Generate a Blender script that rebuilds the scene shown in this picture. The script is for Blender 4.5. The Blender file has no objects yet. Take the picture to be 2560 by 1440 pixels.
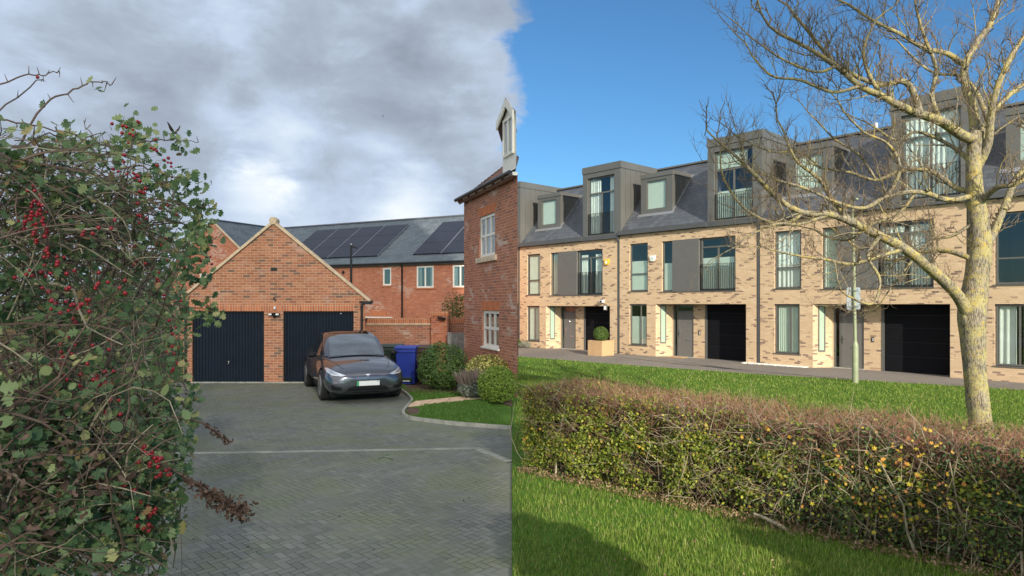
import bpy, bmesh, math, random
import numpy as np
from mathutils import Vector, Matrix
from mathutils.bvhtree import BVHTree
from mathutils import noise as mnoise

scene = bpy.context.scene
COL = scene.collection
R = math.radians
K, HZ, EYE = 1640.0, 760.0, 2.3          # focal length and horizon in photo pixels, eye height in metres

# ---------------------------------------------------------------- camera
cd = bpy.data.cameras.new('camera')
cam = bpy.data.objects.new('camera', cd)
COL.objects.link(cam)
cam.location = (0, 0, EYE)
cam.rotation_euler = (R(90), 0, 0)
cd.sensor_width = 36.0
cd.lens = 36.0 * K / 2560.0
cd.shift_y = (HZ - 720.0) / 2560.0
cd.clip_start = 0.05
cd.clip_end = 4000
scene.camera = cam

# ---------------------------------------------------------------- sun, sky, exposure
SUN_AZ, SUN_EL = R(19), R(22)            # sun stands behind the camera, to its right
SUND = Vector((math.sin(SUN_AZ) * math.cos(SUN_EL), -math.cos(SUN_AZ) * math.cos(SUN_EL), math.sin(SUN_EL)))
sd = bpy.data.lights.new('sun', 'SUN')
sd.energy = 5.0
sd.angle = R(0.5)
sd.color = (1.0, 0.92, 0.79)
sun = bpy.data.objects.new('sun', sd)
COL.objects.link(sun)
sun.rotation_euler = SUND.to_track_quat('Z', 'Y').to_euler()
sun.location = (20, -40, 30)

scene.view_settings.view_transform = 'Standard'
scene.view_settings.look = 'None'
scene.view_settings.exposure = 0.42
scene.view_settings.gamma = 1.0


class N:
    """tiny helper for node trees"""
    def __init__(s, tree):
        s.t = tree
        s.n = tree.nodes
        s.l = tree.links

    def new(s, kind, **kw):
        nd = s.n.new(kind)
        for k, v in kw.items():
            setattr(nd, k, v)
        return nd

    def put(s, sock, val):
        if val is None:
            return
        if isinstance(val, bpy.types.NodeSocket):
            s.l.new(val, sock)
        else:
            if sock.type == 'RGBA' and len(val) == 3:
                val = (*val, 1)
            sock.default_value = val

    def m(s, op, a, b=None, c=None, clamp=False):
        nd = s.new('ShaderNodeMath', operation=op, use_clamp=clamp)
        s.put(nd.inputs[0], a)
        s.put(nd.inputs[1], b)
        s.put(nd.inputs[2], c)
        return nd.outputs[0]

    def v(s, op, a, b=None, scale=None):
        nd = s.new('ShaderNodeVectorMath', operation=op)
        s.put(nd.inputs[0], a)
        if b is not None:
            s.put(nd.inputs[1], b)
        if scale is not None:
            s.put(nd.inputs['Scale'], scale)
        return nd.outputs['Value'] if op in ('DOT_PRODUCT', 'LENGTH', 'DISTANCE') else nd.outputs[0]

    def mix(s, f, a, b, mode='MIX'):
        nd = s.new('ShaderNodeMix', data_type='RGBA', blend_type=mode)
        s.put(nd.inputs[0], f)
        s.put(nd.inputs[6], a)
        s.put(nd.inputs[7], b)
        return nd.outputs[2]

    def noise(s, vec, scale, detail=3.0, rough=0.5, dist=0.0):
        nd = s.new('ShaderNodeTexNoise')
        s.put(nd.inputs['Vector'], vec)
        nd.inputs['Scale'].default_value = scale
        nd.inputs['Detail'].default_value = detail
        nd.inputs['Roughness'].default_value = rough
        nd.inputs['Distortion'].default_value = dist
        return nd.outputs[0]

    def ss(s, x, a, b, lo=0.0, hi=1.0):
        nd = s.new('ShaderNodeMapRange', interpolation_type='SMOOTHSTEP')
        s.put(nd.inputs[0], x)
        for i, q in enumerate((a, b, lo, hi)):
            nd.inputs[i + 1].default_value = q
        return nd.outputs[0]

    def ramp(s, f, stops, interp='LINEAR'):
        nd = s.new('ShaderNodeValToRGB')
        cr = nd.color_ramp
        cr.interpolation = interp
        while len(cr.elements) < len(stops):
            cr.elements.new(0.5)
        for e, (p, c) in zip(cr.elements, stops):
            e.position = p
            e.color = (*c, 1) if len(c) == 3 else c
        s.put(nd.inputs[0], f)
        return nd.outputs[0]


world = bpy.data.worlds.new('World')
scene.world = world
world.use_nodes = True
world.node_tree.nodes.clear()
w = N(world.node_tree)
geo = w.new('ShaderNodeTexCoord').outputs['Generated']
nrm = w.v('NORMALIZE', geo)
sky = w.new('ShaderNodeTexSky', sky_type='NISHITA', sun_disc=False)
sky.sun_elevation = SUN_EL
sky.sun_rotation = math.pi - SUN_AZ
sky.air_density = 1.0
sky.dust_density = 0.3
sky.ozone_density = 2.5
sep = w.new('ShaderNodeSeparateXYZ')
w.put(sep.inputs[0], nrm)
X, Y, Z = sep.outputs
az = w.m('MULTIPLY', w.m('ARCTAN2', X, Y), 180 / math.pi)
cv = w.v('MULTIPLY', nrm, (1.0, 1.0, 2.6))
n1 = w.noise(cv, 2.6, 6, 0.55, 0.4)
n2 = w.noise(w.v('ADD', cv, (3.1, 1.7, 0.4)), 6.5, 5, 0.6, 0.3)
n3 = w.noise(w.v('MULTIPLY', nrm, (1, 1, 1.3)), 9.0, 6, 0.6, 0.5)
edge = w.m('ADD', w.m('MULTIPLY', w.m('SUBTRACT', n2, 0.5), 5.0), w.m('MULTIPLY', w.m('SUBTRACT', n3, 0.5), 9.0))
aze = w.m('ADD', az, edge)
front = w.m('MULTIPLY', w.ss(aze, -78, -66), w.ss(aze, 1.2, -0.9))
rear = w.m('MAXIMUM', w.ss(aze, -122, -136), w.ss(aze, 172, 178))
high = w.m('MULTIPLY', w.ss(Z, 0.45, 0.62), w.ss(X, 0.45, 0.25))  # overcast overhead, added for the windscreen to mirror
cloudy = w.m('MAXIMUM', w.m('MAXIMUM', front, rear), high)
# brightness of the cloud bank ahead
base = w.m('ADD', w.m('MULTIPLY', n1, 0.75), w.m('MULTIPLY', n2, 0.30))


def spot(px, py, r, amp):
    d = Vector(((px - 1280) / K, 1.0, (HZ - py) / K)).normalized()
    dist = w.v('DISTANCE', nrm, tuple(d))
    dist = w.m('ADD', dist, w.m('MULTIPLY', w.m('SUBTRACT', n2, 0.5), 0.16))
    return w.m('MULTIPLY', w.ss(dist, r, 0.0), amp)


b = w.m('ADD', base, w.m('MULTIPLY', w.m('SUBTRACT', n3, 0.5), 0.42))
for s_ in ((700, 350, 0.09, 0.24), (540, 300, 0.07, 0.16), (640, 500, 0.08, 0.26), (1020, 520, 0.10, 0.30),
           (860, 440, 0.12, 0.08), (760, 560, 0.10, 0.10), (1150, 560, 0.08, 0.14), (950, 370, 0.07, 0.12),
           (1000, 250, 0.14, -0.10), (420, 140, 0.2, -0.06)):
    b = w.m('ADD', b, spot(*s_))
ccol = w.ramp(b, [(0.30, (0.225, 0.26, 0.325)), (0.50, (0.315, 0.37, 0.45)), (0.64, (0.42, 0.50, 0.63)),
                  (0.78, (0.53, 0.61, 0.71)), (1.0, (0.74, 0.78, 0.81))])
# bright bank added behind the camera to light the fronts facing it
rcol = w.ramp(base, [(0.3, (0.85, 0.87, 0.9)), (0.7, (1.6, 1.56, 1.52))])
isrear = w.ss(Y, 0.15, -0.15)
ccol = w.mix(isrear, ccol, rcol)
bs = w.v('MULTIPLY', sky.outputs[0], (0.60, 1.0, 1.25))
bs = w.v('SCALE', bs, scale=0.088)
clear_tint = bs
fin = w.mix(cloudy, clear_tint, ccol)
# nothing below the horizon gives light
bg = w.new('ShaderNodeBackground')
w.put(bg.inputs[0], fin)
bg.inputs[1].default_value = 1.0
out = w.new('ShaderNodeOutputWorld')
w.l.new(bg.outputs[0], out.inputs[0])


# ================================================================ mesh helpers
def newell(V, f):
    n = Vector((0, 0, 0))
    for i in range(len(f)):
        a = V[f[i]]
        b_ = V[f[(i + 1) % len(f)]]
        n.x += (a[1] - b_[1]) * (a[2] + b_[2])
        n.y += (a[2] - b_[2]) * (a[0] + b_[0])
        n.z += (a[0] - b_[0]) * (a[1] + b_[1])
    return n.normalized() if n.length > 0 else Vector((0, 0, 1))


class MB:
    def __init__(s):
        s.v = []
        s.f = []

    def add(s, V, F):
        o = len(s.v)
        s.v.extend([tuple(p) for p in V])
        s.f.extend([tuple(i + o for i in f) for f in F])
        return s

    def quad(s, a, b_, c, d):
        return s.add([a, b_, c, d], [(0, 1, 2, 3)])

    def poly(s, P):
        return s.add(P, [tuple(range(len(P)))])

    def box(s, x0, x1, y0, y1, z0, z1):
        V = [(x0, y0, z0), (x1, y0, z0), (x1, y1, z0), (x0, y1, z0), (x0, y0, z1), (x1, y0, z1), (x1, y1, z1), (x0, y1, z1)]
        return s.add(V, [(0, 3, 2, 1), (4, 5, 6, 7), (0, 1, 5, 4), (1, 2, 6, 5), (2, 3, 7, 6), (3, 0, 4, 7)])

    def prism(s, P, vec):
        """polygon P swept along vec"""
        n = len(P)
        v = Vector(vec)
        if newell(P, range(n)).dot(v) > 0:
            P = list(reversed(P))
        V = [Vector(p) for p in P] + [Vector(p) + v for p in P]
        F = [tuple(range(n)), tuple(reversed(range(n, 2 * n)))]
        for i in range(n):
            j = (i + 1) % n
            F.append((j, i, i + n, j + n))
        return s.add(V, F)

    def slab(s, P, t):
        """polygon P given thickness t against its normal"""
        n = newell(P, range(len(P)))
        return s.prism(P, -n * t)

    def tube(s, path, rad, k=6, caps=True):
        path = [Vector(p) for p in path]
        n = len(path)
        if not hasattr(rad, '__len__'):
            rad = [rad] * n
        V, F = [], []
        t0 = (path[1] - path[0]).normalized()
        u = t0.orthogonal().normalized()
        for i, p in enumerate(path):
            if i == 0:
                t = path[1] - path[0]
            elif i == n - 1:
                t = path[-1] - path[-2]
            else:
                t = path[i + 1] - path[i - 1]
            t.normalize()
            u = (u - t * u.dot(t))
            if u.length < 1e-6:
                u = t.orthogonal()
            u.normalize()
            w_ = t.cross(u)
            for j in range(k):
                a = 2 * math.pi * j / k
                V.append(p + (u * math.cos(a) + w_ * math.sin(a)) * rad[i])
        for i in range(n - 1):
            for j in range(k):
                j2 = (j + 1) % k
                F.append((i * k + j, i * k + j2, (i + 1) * k + j2, (i + 1) * k + j))
        if caps:
            F.append(tuple(reversed(range(k))))
            F.append(tuple(range((n - 1) * k, n * k)))
        return s.add(V, F)

    def cyl(s, x, y, z0, z1, r0, r1=None, k=16):
        return s.tube([(x, y, z0), (x, y, z1)], [r0, r0 if r1 is None else r1], k)

    def lathe(s, c, prof, k=20, axis='Z'):
        V, F = [], []
        for r, h in prof:
            for j in range(k):
                a = 2 * math.pi * j / k
                if axis == 'Z':
                    V.append((c[0] + r * math.cos(a), c[1] + r * math.sin(a), c[2] + h))
                elif axis == 'Y':
                    V.append((c[0] + r * math.cos(a), c[1] + h, c[2] + r * math.sin(a)))
                else:
                    V.append((c[0] + h, c[1] + r * math.cos(a), c[2] + r * math.sin(a)))
        for i in range(len(prof) - 1):
            for j in range(k):
                j2 = (j + 1) % k
                F.append((i * k + j, i * k + j2, (i + 1) * k + j2, (i + 1) * k + j))
        F.append(tuple(reversed(range(k))))
        F.append(tuple(range((len(prof) - 1) * k, len(prof) * k)))
        return s.add(V, F)

    def ball(s, c, r, sub=1, jit=0.0, seed=0):
        bm = bmesh.new()
        bmesh.ops.create_icosphere(bm, subdivisions=sub, radius=1)
        rr = r if hasattr(r, '__len__') else (r, r, r)
        V = []
        for v in bm.verts:
            q = 1.0
            if jit:
                q += jit * mnoise.noise(v.co * 1.7 + Vector((seed, seed * .37, 0)))
            V.append((c[0] + v.co.x * rr[0] * q, c[1] + v.co.y * rr[1] * q, c[2] + v.co.z * rr[2] * q))
        F = [tuple(v.index for v in f.verts) for f in bm.faces]
        bm.free()
        return s.add(V, F)


def uvs(me):
    """UV in metres on every face, continuous over a wall"""
    nl = len(me.loops)
    if nl == 0:
        return
    uv = me.uv_layers.new(name='UVMap')
    co = np.empty(len(me.vertices) * 3)
    me.vertices.foreach_get('co', co)
    co = co.reshape(-1, 3)
    li = np.empty(nl, dtype=np.int64)
    me.loops.foreach_get('vertex_index', li)
    nf = len(me.polygons)
    nn = np.empty(nf * 3)
    me.polygons.foreach_get('normal', nn)
    nn = nn.reshape(-1, 3)
    tot = np.empty(nf, dtype=np.int64)
    me.polygons.foreach_get('loop_total', tot)
    fn = np.repeat(nn, tot, axis=0)
    p = co[li]
    t = np.stack([-fn[:, 1], fn[:, 0], np.zeros(nl)], 1)
    ln = np.linalg.norm(t, axis=1)
    flat = np.abs(fn[:, 2]) > 0.93
    ln[ln < 1e-9] = 1
    t /= ln[:, None]
    bt = np.cross(fn, t)
    u = np.where(flat, p[:, 0], (p * t).sum(1))
    v = np.where(flat, p[:, 1], (p * bt).sum(1))
    uv.data.foreach_set('uv', np.stack([u, v], 1).astype(np.float32).ravel())


def link(name, me, mat, parent=None):
    o = bpy.data.objects.new(name, me)
    COL.objects.link(o)
    if mat is not None:
        me.materials.append(mat)
    if parent is not None:
        o.parent = parent
    return o


def obj(name, mb, mat, parent=None, smooth=False, bevel=0.0, sub=0, autosm=None):
    me = bpy.data.meshes.new(name)
    me.from_pydata(mb.v, [], mb.f)
    me.update()
    uvs(me)
    if smooth:
        me.polygons.foreach_set('use_smooth', [True] * len(me.polygons))
    o = link(name, me, mat, parent)
    if autosm is not None:
        me.polygons.foreach_set('use_smooth', [True] * len(me.polygons))
        me.set_sharp_from_angle(angle=R(autosm))
    if bevel:
        md = o.modifiers.new('bevel', 'BEVEL')
        md.width = bevel
        md.segments = 2
        md.limit_method = 'ANGLE'
    if sub:
        md = o.modifiers.new('sub', 'SUBSURF')
        md.levels = sub
        md.render_levels = sub
    return o


def fast_mesh(name, V, F, mat, parent=None, smooth=False):
    """V (n,3) and F (m,k) arrays"""
    me = bpy.data.meshes.new(name)
    nv, (nf, k) = len(V), F.shape
    me.vertices.add(nv)
    me.vertices.foreach_set('co', np.asarray(V, dtype=np.float32).ravel())
    me.loops.add(nf * k)
    me.loops.foreach_set('vertex_index', F.astype(np.int32).ravel())
    me.polygons.add(nf)
    me.polygons.foreach_set('loop_start', np.arange(0, nf * k, k, dtype=np.int32))
    if smooth:
        me.polygons.foreach_set('use_smooth', np.ones(nf, dtype=bool))
    me.update(calc_edges=True)
    me.validate()
    return link(name, me, mat, parent)


def rotmats(rng, n, up_bias=None):
    """random rotations; the template's z axis is turned to given directions when up_bias is (n,3)"""
    if up_bias is None:
        z = rng.normal(size=(n, 3))
    else:
        z = up_bias
    z = z / np.maximum(np.linalg.norm(z, axis=1), 1e-9)[:, None]
    a = rng.normal(size=(n, 3))
    x = np.cross(a, z)
    x /= np.maximum(np.linalg.norm(x, axis=1), 1e-9)[:, None]
    y = np.cross(z, x)
    return np.stack([x, y, z], 2)


def scatter(T, F, pos, rot, sc):
    """template verts T (k,3), faces F (m,q) copied to pos with rot matrices and scales"""
    n, k = len(pos), len(T)
    if not hasattr(sc, '__len__'):
        sc = np.full(n, sc)
    sc = np.asarray(sc)
    if sc.ndim == 1:
        sc = sc[:, None]
    P = T[None, :, :] * sc[:, None, :]
    V = np.einsum('nij,nkj->nki', rot, P) + pos[:, None, :]
    FF = F[None, :, :] + (np.arange(n) * k)[:, None, None]
    return V.reshape(-1, 3), FF.reshape(-1, F.shape[1])


def tag(o, label=None, cat=None, group=None, kind=None):
    if label:
        o['label'] = label
    if cat:
        o['category'] = cat
    if group:
        o['group'] = group
    if kind:
        o['kind'] = kind
    return o


def thing(name, label, cat, loc=(0, 0, 0), rz=0.0, group=None):
    o = bpy.data.objects.new(name, None)
    o.empty_display_size = 0.3
    COL.objects.link(o)
    o.location = loc
    o.rotation_euler = (0, 0, rz)
    return tag(o, label, cat, group)


def kids(o):
    return [c for c in bpy.data.objects if c.parent == o]


def copy_tree(o, parent=None):
    ch = kids(o)
    c = o.copy()
    COL.objects.link(c)
    if parent is not None:
        c.parent = parent
    for k_ in ch:
        copy_tree(k_, c)
    return c


def at(px, py, y):
    """the point at distance y ahead that the photo shows at (px, py)"""
    return Vector(((px - 1280) * y / K, y, EYE + (HZ - py) * y / K))


def gnd(px, py, z=0.0):
    y = K * (EYE - z) / (py - HZ)
    return Vector(((px - 1280) * y / K, y, z))
# ================================================================ materials
def material(name):
    m = bpy.data.materials.new(name)
    m.use_nodes = True
    m.node_tree.nodes.clear()
    n = N(m.node_tree)
    o = n.new('ShaderNodeOutputMaterial')
    p = n.new('ShaderNodeBsdfPrincipled')
    m.node_tree.links.new(p.outputs[0], o.inputs[0])
    n.out, n.p = o, p
    return m, n


def bump(n, height, strength=0.4, dist=0.01):
    b_ = n.new('ShaderNodeBump')
    b_.inputs['Strength'].default_value = strength
    b_.inputs['Distance'].default_value = dist
    n.put(b_.inputs['Height'], height)
    n.put(n.p.inputs['Normal'], b_.outputs[0])


def pb(name, col, rough=0.6, metal=0.0, var=0.12, vscale=3.0, bmp=0.0, bscale=60.0, spec=0.5, coat=0.0):
    """plain surface with slight mottling"""
    m, n = material(name)
    c = n.new('ShaderNodeTexCoord').outputs['Object']
    nz = n.noise(c, vscale, 5, 0.6)
    f = n.ss(nz, 0.3, 0.7)
    lo = tuple(max(0, x * (1 - var)) for x in col)
    hi = tuple(min(1, x * (1 + var)) for x in col)
    n.put(n.p.inputs['Base Color'], n.mix(f, lo, hi))
    n.p.inputs['Roughness'].default_value = rough
    n.p.inputs['Metallic'].default_value = metal
    n.p.inputs['Specular IOR Level'].default_value = spec
    n.p.inputs['Coat Weight'].default_value = coat
    if bmp:
        bump(n, n.noise(c, bscale, 4, 0.6), bmp)
    return m


def brick_mat(name, cols, mortar, vertical=False, dark=None, frost=0.0, w_=0.225, h_=0.075, mw=0.011, stain=0.25, off=(0, 0, 0), frostscale=0.9):
    m, n = material(name)
    uv = n.new('ShaderNodeTexCoord').outputs['UV']
    uv = n.v('ADD', uv, off)
    uv2 = uv
    bt = n.new('ShaderNodeTexBrick')
    n.put(bt.inputs['Vector'], uv2)
    bt.inputs['Scale'].default_value = 1.0
    bt.inputs['Color1'].default_value = (0, 0, 0, 1)
    bt.inputs['Color2'].default_value = (1, 1, 1, 1)
    bt.inputs['Mortar'].default_value = (0.5, 0.5, 0.5, 1)
    bt.inputs['Mortar Size'].default_value = mw / 2
    bt.inputs['Mortar Smooth'].default_value = 0.15
    bt.inputs['Brick Width'].default_value = h_ if vertical else w_
    bt.inputs['Row Height'].default_value = w_ if vertical else h_
    bt.offset = 0.0 if vertical else 0.5
    rnd = bt.outputs['Color']
    k = len(cols)
    stops = [(i / (k - 1), c) for i, c in enumerate(cols)]
    c = n.ramp(rnd, stops)
    # a second random by hashing the same value
    r2 = n.m('FRACT', n.m('MULTIPLY', rnd, 37.31))
    if dark:
        streak = n.noise(n.v('MULTIPLY', uv, (1.1, 4.5, 1)), 1.0, 2, 0.5)
        thr = n.m('ADD', n.m('MULTIPLY', n.m('SUBTRACT', streak, 0.5), dark[1]), dark[0])
        isd = n.m('LESS_THAN', r2, thr)
        dc = n.ramp(n.m('FRACT', n.m('MULTIPLY', rnd, 91.7)), [(0, dark[2]), (1, dark[3])])
        c = n.mix(isd, c, dc)
    big = n.noise(uv, 0.55, 4, 0.6)
    c = n.mix(n.m('MULTIPLY', n.ss(big, 0.35, 0.75), stain), c, tuple(x * 0.55 for x in cols[0]))
    fine = n.noise(uv, 45, 3, 0.6)
    c = n.mix(n.m('MULTIPLY', fine, 0.28), c, (0.75, 0.6, 0.5), 'MULTIPLY')
    if frost:
        fr = n.noise(n.v('MULTIPLY', uv, (1, 1.6, 1)), frostscale, 3, 0.6)
        fm = n.m('MULTIPLY', n.ss(fr, 0.52, 0.66), n.m('GREATER_THAN', r2, 0.35))
        c = n.mix(n.m('MULTIPLY', fm, frost), c, (0.62, 0.52, 0.45))
    mo = n.mix(n.ss(n.noise(uv, 2.0, 3), 0.3, 0.7), tuple(x * 0.8 for x in mortar), mortar)
    c = n.mix(bt.outputs['Fac'], c, mo)
    n.put(n.p.inputs['Base Color'], c)
    n.p.inputs['Roughness'].default_value = 0.9
    n.p.inputs['Specular IOR Level'].default_value = 0.2
    hgt = n.m('ADD', n.m('MULTIPLY', bt.outputs['Fac'], -1.0), n.m('MULTIPLY', fine, 0.35))
    bump(n, hgt, 0.7, 0.006)
    return m


def herring_mat(name, bw, cols, joint, moss, rot=45.0, mossamt=0.5, jw=0.06):
    """block paving laid in herringbone, blocks 2:1"""
    m, n = material(name)
    uv = n.new('ShaderNodeTexCoord').outputs['Object']
    mp = n.new('ShaderNodeMapping')
    mp.inputs['Rotation'].default_value = (0, 0, R(rot))
    mp.inputs['Scale'].default_value = (1 / bw, 1 / bw, 1)
    n.put(mp.inputs['Vector'], uv)
    sp = n.new('ShaderNodeSeparateXYZ')
    n.put(sp.inputs[0], mp.outputs[0])
    U, V_ = sp.outputs[0], sp.outputs[1]
    iu, iv = n.m('FLOOR', U), n.m('FLOOR', V_)
    fu, fv = n.m('SUBTRACT', U, iu), n.m('SUBTRACT', V_, iv)
    k = n.m('FLOORED_MODULO', n.m('SUBTRACT', iu, iv), 4.0)

    def eq(q):
        return n.m('COMPARE', k, float(q), 0.1)
    e0, e1, e2, e3 = eq(0), eq(1), eq(2), eq(3)
    dl = n.m('ADD', fu, e1)
    dr = n.m('ADD', n.m('SUBTRACT', 1.0, fu), e0)
    db = n.m('ADD', fv, e2)
    dt = n.m('ADD', n.m('SUBTRACT', 1.0, fv), e3)
    d = n.m('MINIMUM', n.m('MINIMUM', dl, dr), n.m('MINIMUM', db, dt))
    jm = n.ss(d, jw, jw * 0.35)
    cid = n.new('ShaderNodeCombineXYZ')
    n.put(cid.inputs[0], n.m('SUBTRACT', iu, e1))
    n.put(cid.inputs[1], n.m('SUBTRACT', iv, e2))
    wn = n.new('ShaderNodeTexWhiteNoise')
    n.put(wn.inputs['Vector'], cid.outputs[0])
    c = n.ramp(wn.outputs['Value'], [(i / (len(cols) - 1), q) for i, q in enumerate(cols)])
    speck = n.noise(uv, 160, 2, 0.7)
    c = n.mix(n.m('MULTIPLY', n.ss(speck, 0.60, 0.72), 0.45), c, (0.42, 0.42, 0.40))
    c = n.mix(n.m('MULTIPLY', n.ss(speck, 0.46, 0.3), 0.5), c, tuple(x * 0.5 for x in cols[0]))
    g = n.noise(uv, 0.8, 5, 0.65)
    gs = n.m('MULTIPLY', n.ss(g, 0.42, 0.62), mossamt)
    c = n.mix(gs, c, moss)
    jn = n.noise(uv, 1.7, 4, 0.6)
    jc = n.mix(n.ss(jn, 0.42, 0.62), joint, moss)
    lit = n.noise(uv, 22, 4, 0.6)
    c = n.mix(n.m('MULTIPLY', jm, n.ss(lit, 0.25, 0.55, 0.35, 1.0)), c, jc)
    c = n.mix(n.ss(n.noise(uv, 0.25, 3), 0.35, 0.7), c, n.mix(1.0, c, (0.8, 0.8, 0.82), 'MULTIPLY'))
    n.put(n.p.inputs['Base Color'], c)
    n.p.inputs['Roughness'].default_value = 0.85
    n.p.inputs['Specular IOR Level'].default_value = 0.25
    bump(n, n.m('ADD', n.m('MULTIPLY', jm, -1.0), n.m('MULTIPLY', speck, 0.3)), 0.8, 0.006)
    return m


def slate_mat(name, cols, w_=0.30, h_=0.22, rough=0.45):
    m, n = material(name)
    uv = n.new('ShaderNodeTexCoord').outputs['UV']
    bt = n.new('ShaderNodeTexBrick')
    n.put(bt.inputs['Vector'], uv)
    bt.inputs['Scale'].default_value = 1
    bt.inputs['Color1'].default_value = (0, 0, 0, 1)
    bt.inputs['Color2'].default_value = (1, 1, 1, 1)
    bt.inputs['Mortar Size'].default_value = 0.006
    bt.inputs['Brick Width'].default_value = w_
    bt.inputs['Row Height'].default_value = h_
    c = n.ramp(bt.outputs['Color'], [(0, cols[0]), (1, cols[1])])
    c = n.mix(n.m('MULTIPLY', n.ss(n.noise(uv, 1.2, 5, 0.7), 0.4, 0.75), 0.5), c, cols[2])
    c = n.mix(bt.outputs['Fac'], c, tuple(x * 0.35 for x in cols[0]))
    n.put(n.p.inputs['Base Color'], c)
    n.p.inputs['Roughness'].default_value = rough
    sp = n.new('ShaderNodeSeparateXYZ')
    n.put(sp.inputs[0], uv)
    saw = n.m('FRACT', n.m('DIVIDE', sp.outputs[1], h_))
    bump(n, n.m('ADD', n.m('MULTIPLY', bt.outputs['Fac'], -1.0), n.m('MULTIPLY', saw, -0.8)), 0.6, 0.008)
    return m


def leaf_mat(name, stops, rough=0.5, trans=0.35, sp=0.4, patch=None):
    """each leaf its own tone"""
    m, n = material(name)
    rn = n.new('ShaderNodeNewGeometry').outputs['Random Per Island']
    c = n.ramp(rn, stops, 'LINEAR')
    pos = n.new('ShaderNodeTexCoord').outputs['Object']
    c = n.mix(n.m('MULTIPLY', n.noise(pos, 30, 2), 0.35), c, (0.55, 0.55, 0.45), 'MULTIPLY')
    if patch:
        c = n.mix(n.m('MULTIPLY', n.ss(n.noise(pos, patch[0], 5, 0.7), 0.48, 0.72), patch[1]), c, patch[2])
    n.put(n.p.inputs['Base Color'], c)
    n.p.inputs['Roughness'].default_value = rough
    n.p.inputs['Specular IOR Level'].default_value = sp
    tr = n.new('ShaderNodeBsdfTranslucent')
    n.put(tr.inputs[0], c)
    mx = n.new('ShaderNodeMixShader')
    mx.inputs[0].default_value = trans
    n.l.new(n.p.outputs[0], mx.inputs[1])
    n.l.new(tr.outputs[0], mx.inputs[2])
    n.l.new(mx.outputs[0], n.out.inputs[0])
    return m


def glass_mat(name, tint=(0.6, 0.65, 0.65), base=0.10):
    m, n = material(name)
    gl = n.new('ShaderNodeBsdfGlossy')
    gl.inputs['Roughness'].default_value = 0.02
    gl.inputs[0].default_value = (1, 1, 1, 1)
    tr = n.new('ShaderNodeBsdfTransparent')
    tr.inputs[0].default_value = (*tint, 1)
    fr = n.new('ShaderNodeFresnel')
    bf = n.new('ShaderNodeNewGeometry').outputs['Backfacing']
    n.put(fr.inputs[0], n.m('SUBTRACT', 1.52, n.m('MULTIPLY', bf, 1.52 - 1 / 1.52)))
    c = n.new('ShaderNodeTexCoord').outputs['Object']
    b_ = n.new('ShaderNodeBump')
    b_.inputs['Strength'].default_value = 0.06
    b_.inputs['Distance'].default_value = 0.02
    n.put(b_.inputs['Height'], n.noise(c, 1.6, 1, 0.4))
    n.put(gl.inputs['Normal'], b_.outputs[0])
    f = n.m('ADD', n.m('MULTIPLY', fr.outputs[0], 1.3), base, clamp=True)
    mx = n.new('ShaderNodeMixShader')
    n.put(mx.inputs[0], f)
    n.l.new(tr.outputs[0], mx.inputs[1])
    n.l.new(gl.outputs[0], mx.inputs[2])
    n.l.new(mx.outputs[0], n.out.inputs[0])
    return m


M = {}
M['red_brick'] = brick_mat('red_brick', [(0.36, 0.135, 0.075), (0.50, 0.20, 0.11), (0.43, 0.165, 0.09), (0.56, 0.25, 0.145), (0.33, 0.13, 0.08)],
                           (0.62, 0.46, 0.30), dark=(0.13, 0.3, (0.20, 0.12, 0.09), (0.27, 0.14, 0.10)), frost=0.25, mw=0.013)
M['red_brick_b'] = brick_mat('red_brick_orange', [(0.42, 0.135, 0.075), (0.54, 0.19, 0.105), (0.48, 0.16, 0.09), (0.60, 0.25, 0.15)],
                             (0.60, 0.36, 0.25), dark=(0.05, 0.2, (0.36, 0.12, 0.08), (0.40, 0.15, 0.1)), frost=0.5, mw=0.012, frostscale=0.5)
M['red_brick_c'] = brick_mat('red_brick_frosted', [(0.40, 0.15, 0.09), (0.54, 0.23, 0.14), (0.46, 0.18, 0.11), (0.38, 0.16, 0.11)],
                             (0.60, 0.40, 0.29), dark=(0.08, 0.3, (0.28, 0.13, 0.1), (0.33, 0.16, 0.12)), frost=0.75, mw=0.013)
M['garden_brick'] = brick_mat('garden_wall_brick', [(0.38, 0.15, 0.09), (0.50, 0.22, 0.14), (0.44, 0.17, 0.10)],
                              (0.52, 0.38, 0.27), dark=(0.08, 0.3, (0.28, 0.13, 0.1), (0.33, 0.16, 0.12)), frost=0.95, mw=0.014, frostscale=0.7)
M['soldier'] = brick_mat('soldier_brick', [(0.50, 0.16, 0.08), (0.64, 0.23, 0.11), (0.40, 0.14, 0.08)], (0.62, 0.44, 0.29), vertical=True, mw=0.014)
M['soldier_b'] = brick_mat('soldier_brick_orange', [(0.58, 0.19, 0.09), (0.68, 0.23, 0.10), (0.50, 0.16, 0.08)], (0.50, 0.26, 0.15), vertical=True, mw=0.008)
M['buff'] = brick_mat('buff_brick', [(0.56, 0.41, 0.255), (0.64, 0.475, 0.305), (0.60, 0.44, 0.275), (0.68, 0.52, 0.345)],
                      (0.60, 0.44, 0.28), dark=(0.13, 0.6, (0.17, 0.12, 0.105), (0.44, 0.31, 0.21)), stain=0.12, mw=0.010, w_=0.215, h_=0.065)
M['stone'] = pb('pale_stone', (0.62, 0.47, 0.31), 0.85, var=0.15, vscale=8, bmp=0.3)
M['sill_stone'] = pb('sill_stone', (0.62, 0.50, 0.36), 0.85, var=0.2, vscale=6, bmp=0.3)
M['paver'] = herring_mat('block_paving', 0.082, [(0.155, 0.160, 0.138), (0.21, 0.213, 0.184), (0.185, 0.19, 0.167), (0.24, 0.243, 0.212)],
                         (0.06, 0.062, 0.045), (0.20, 0.22, 0.12), mossamt=0.6)
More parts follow.
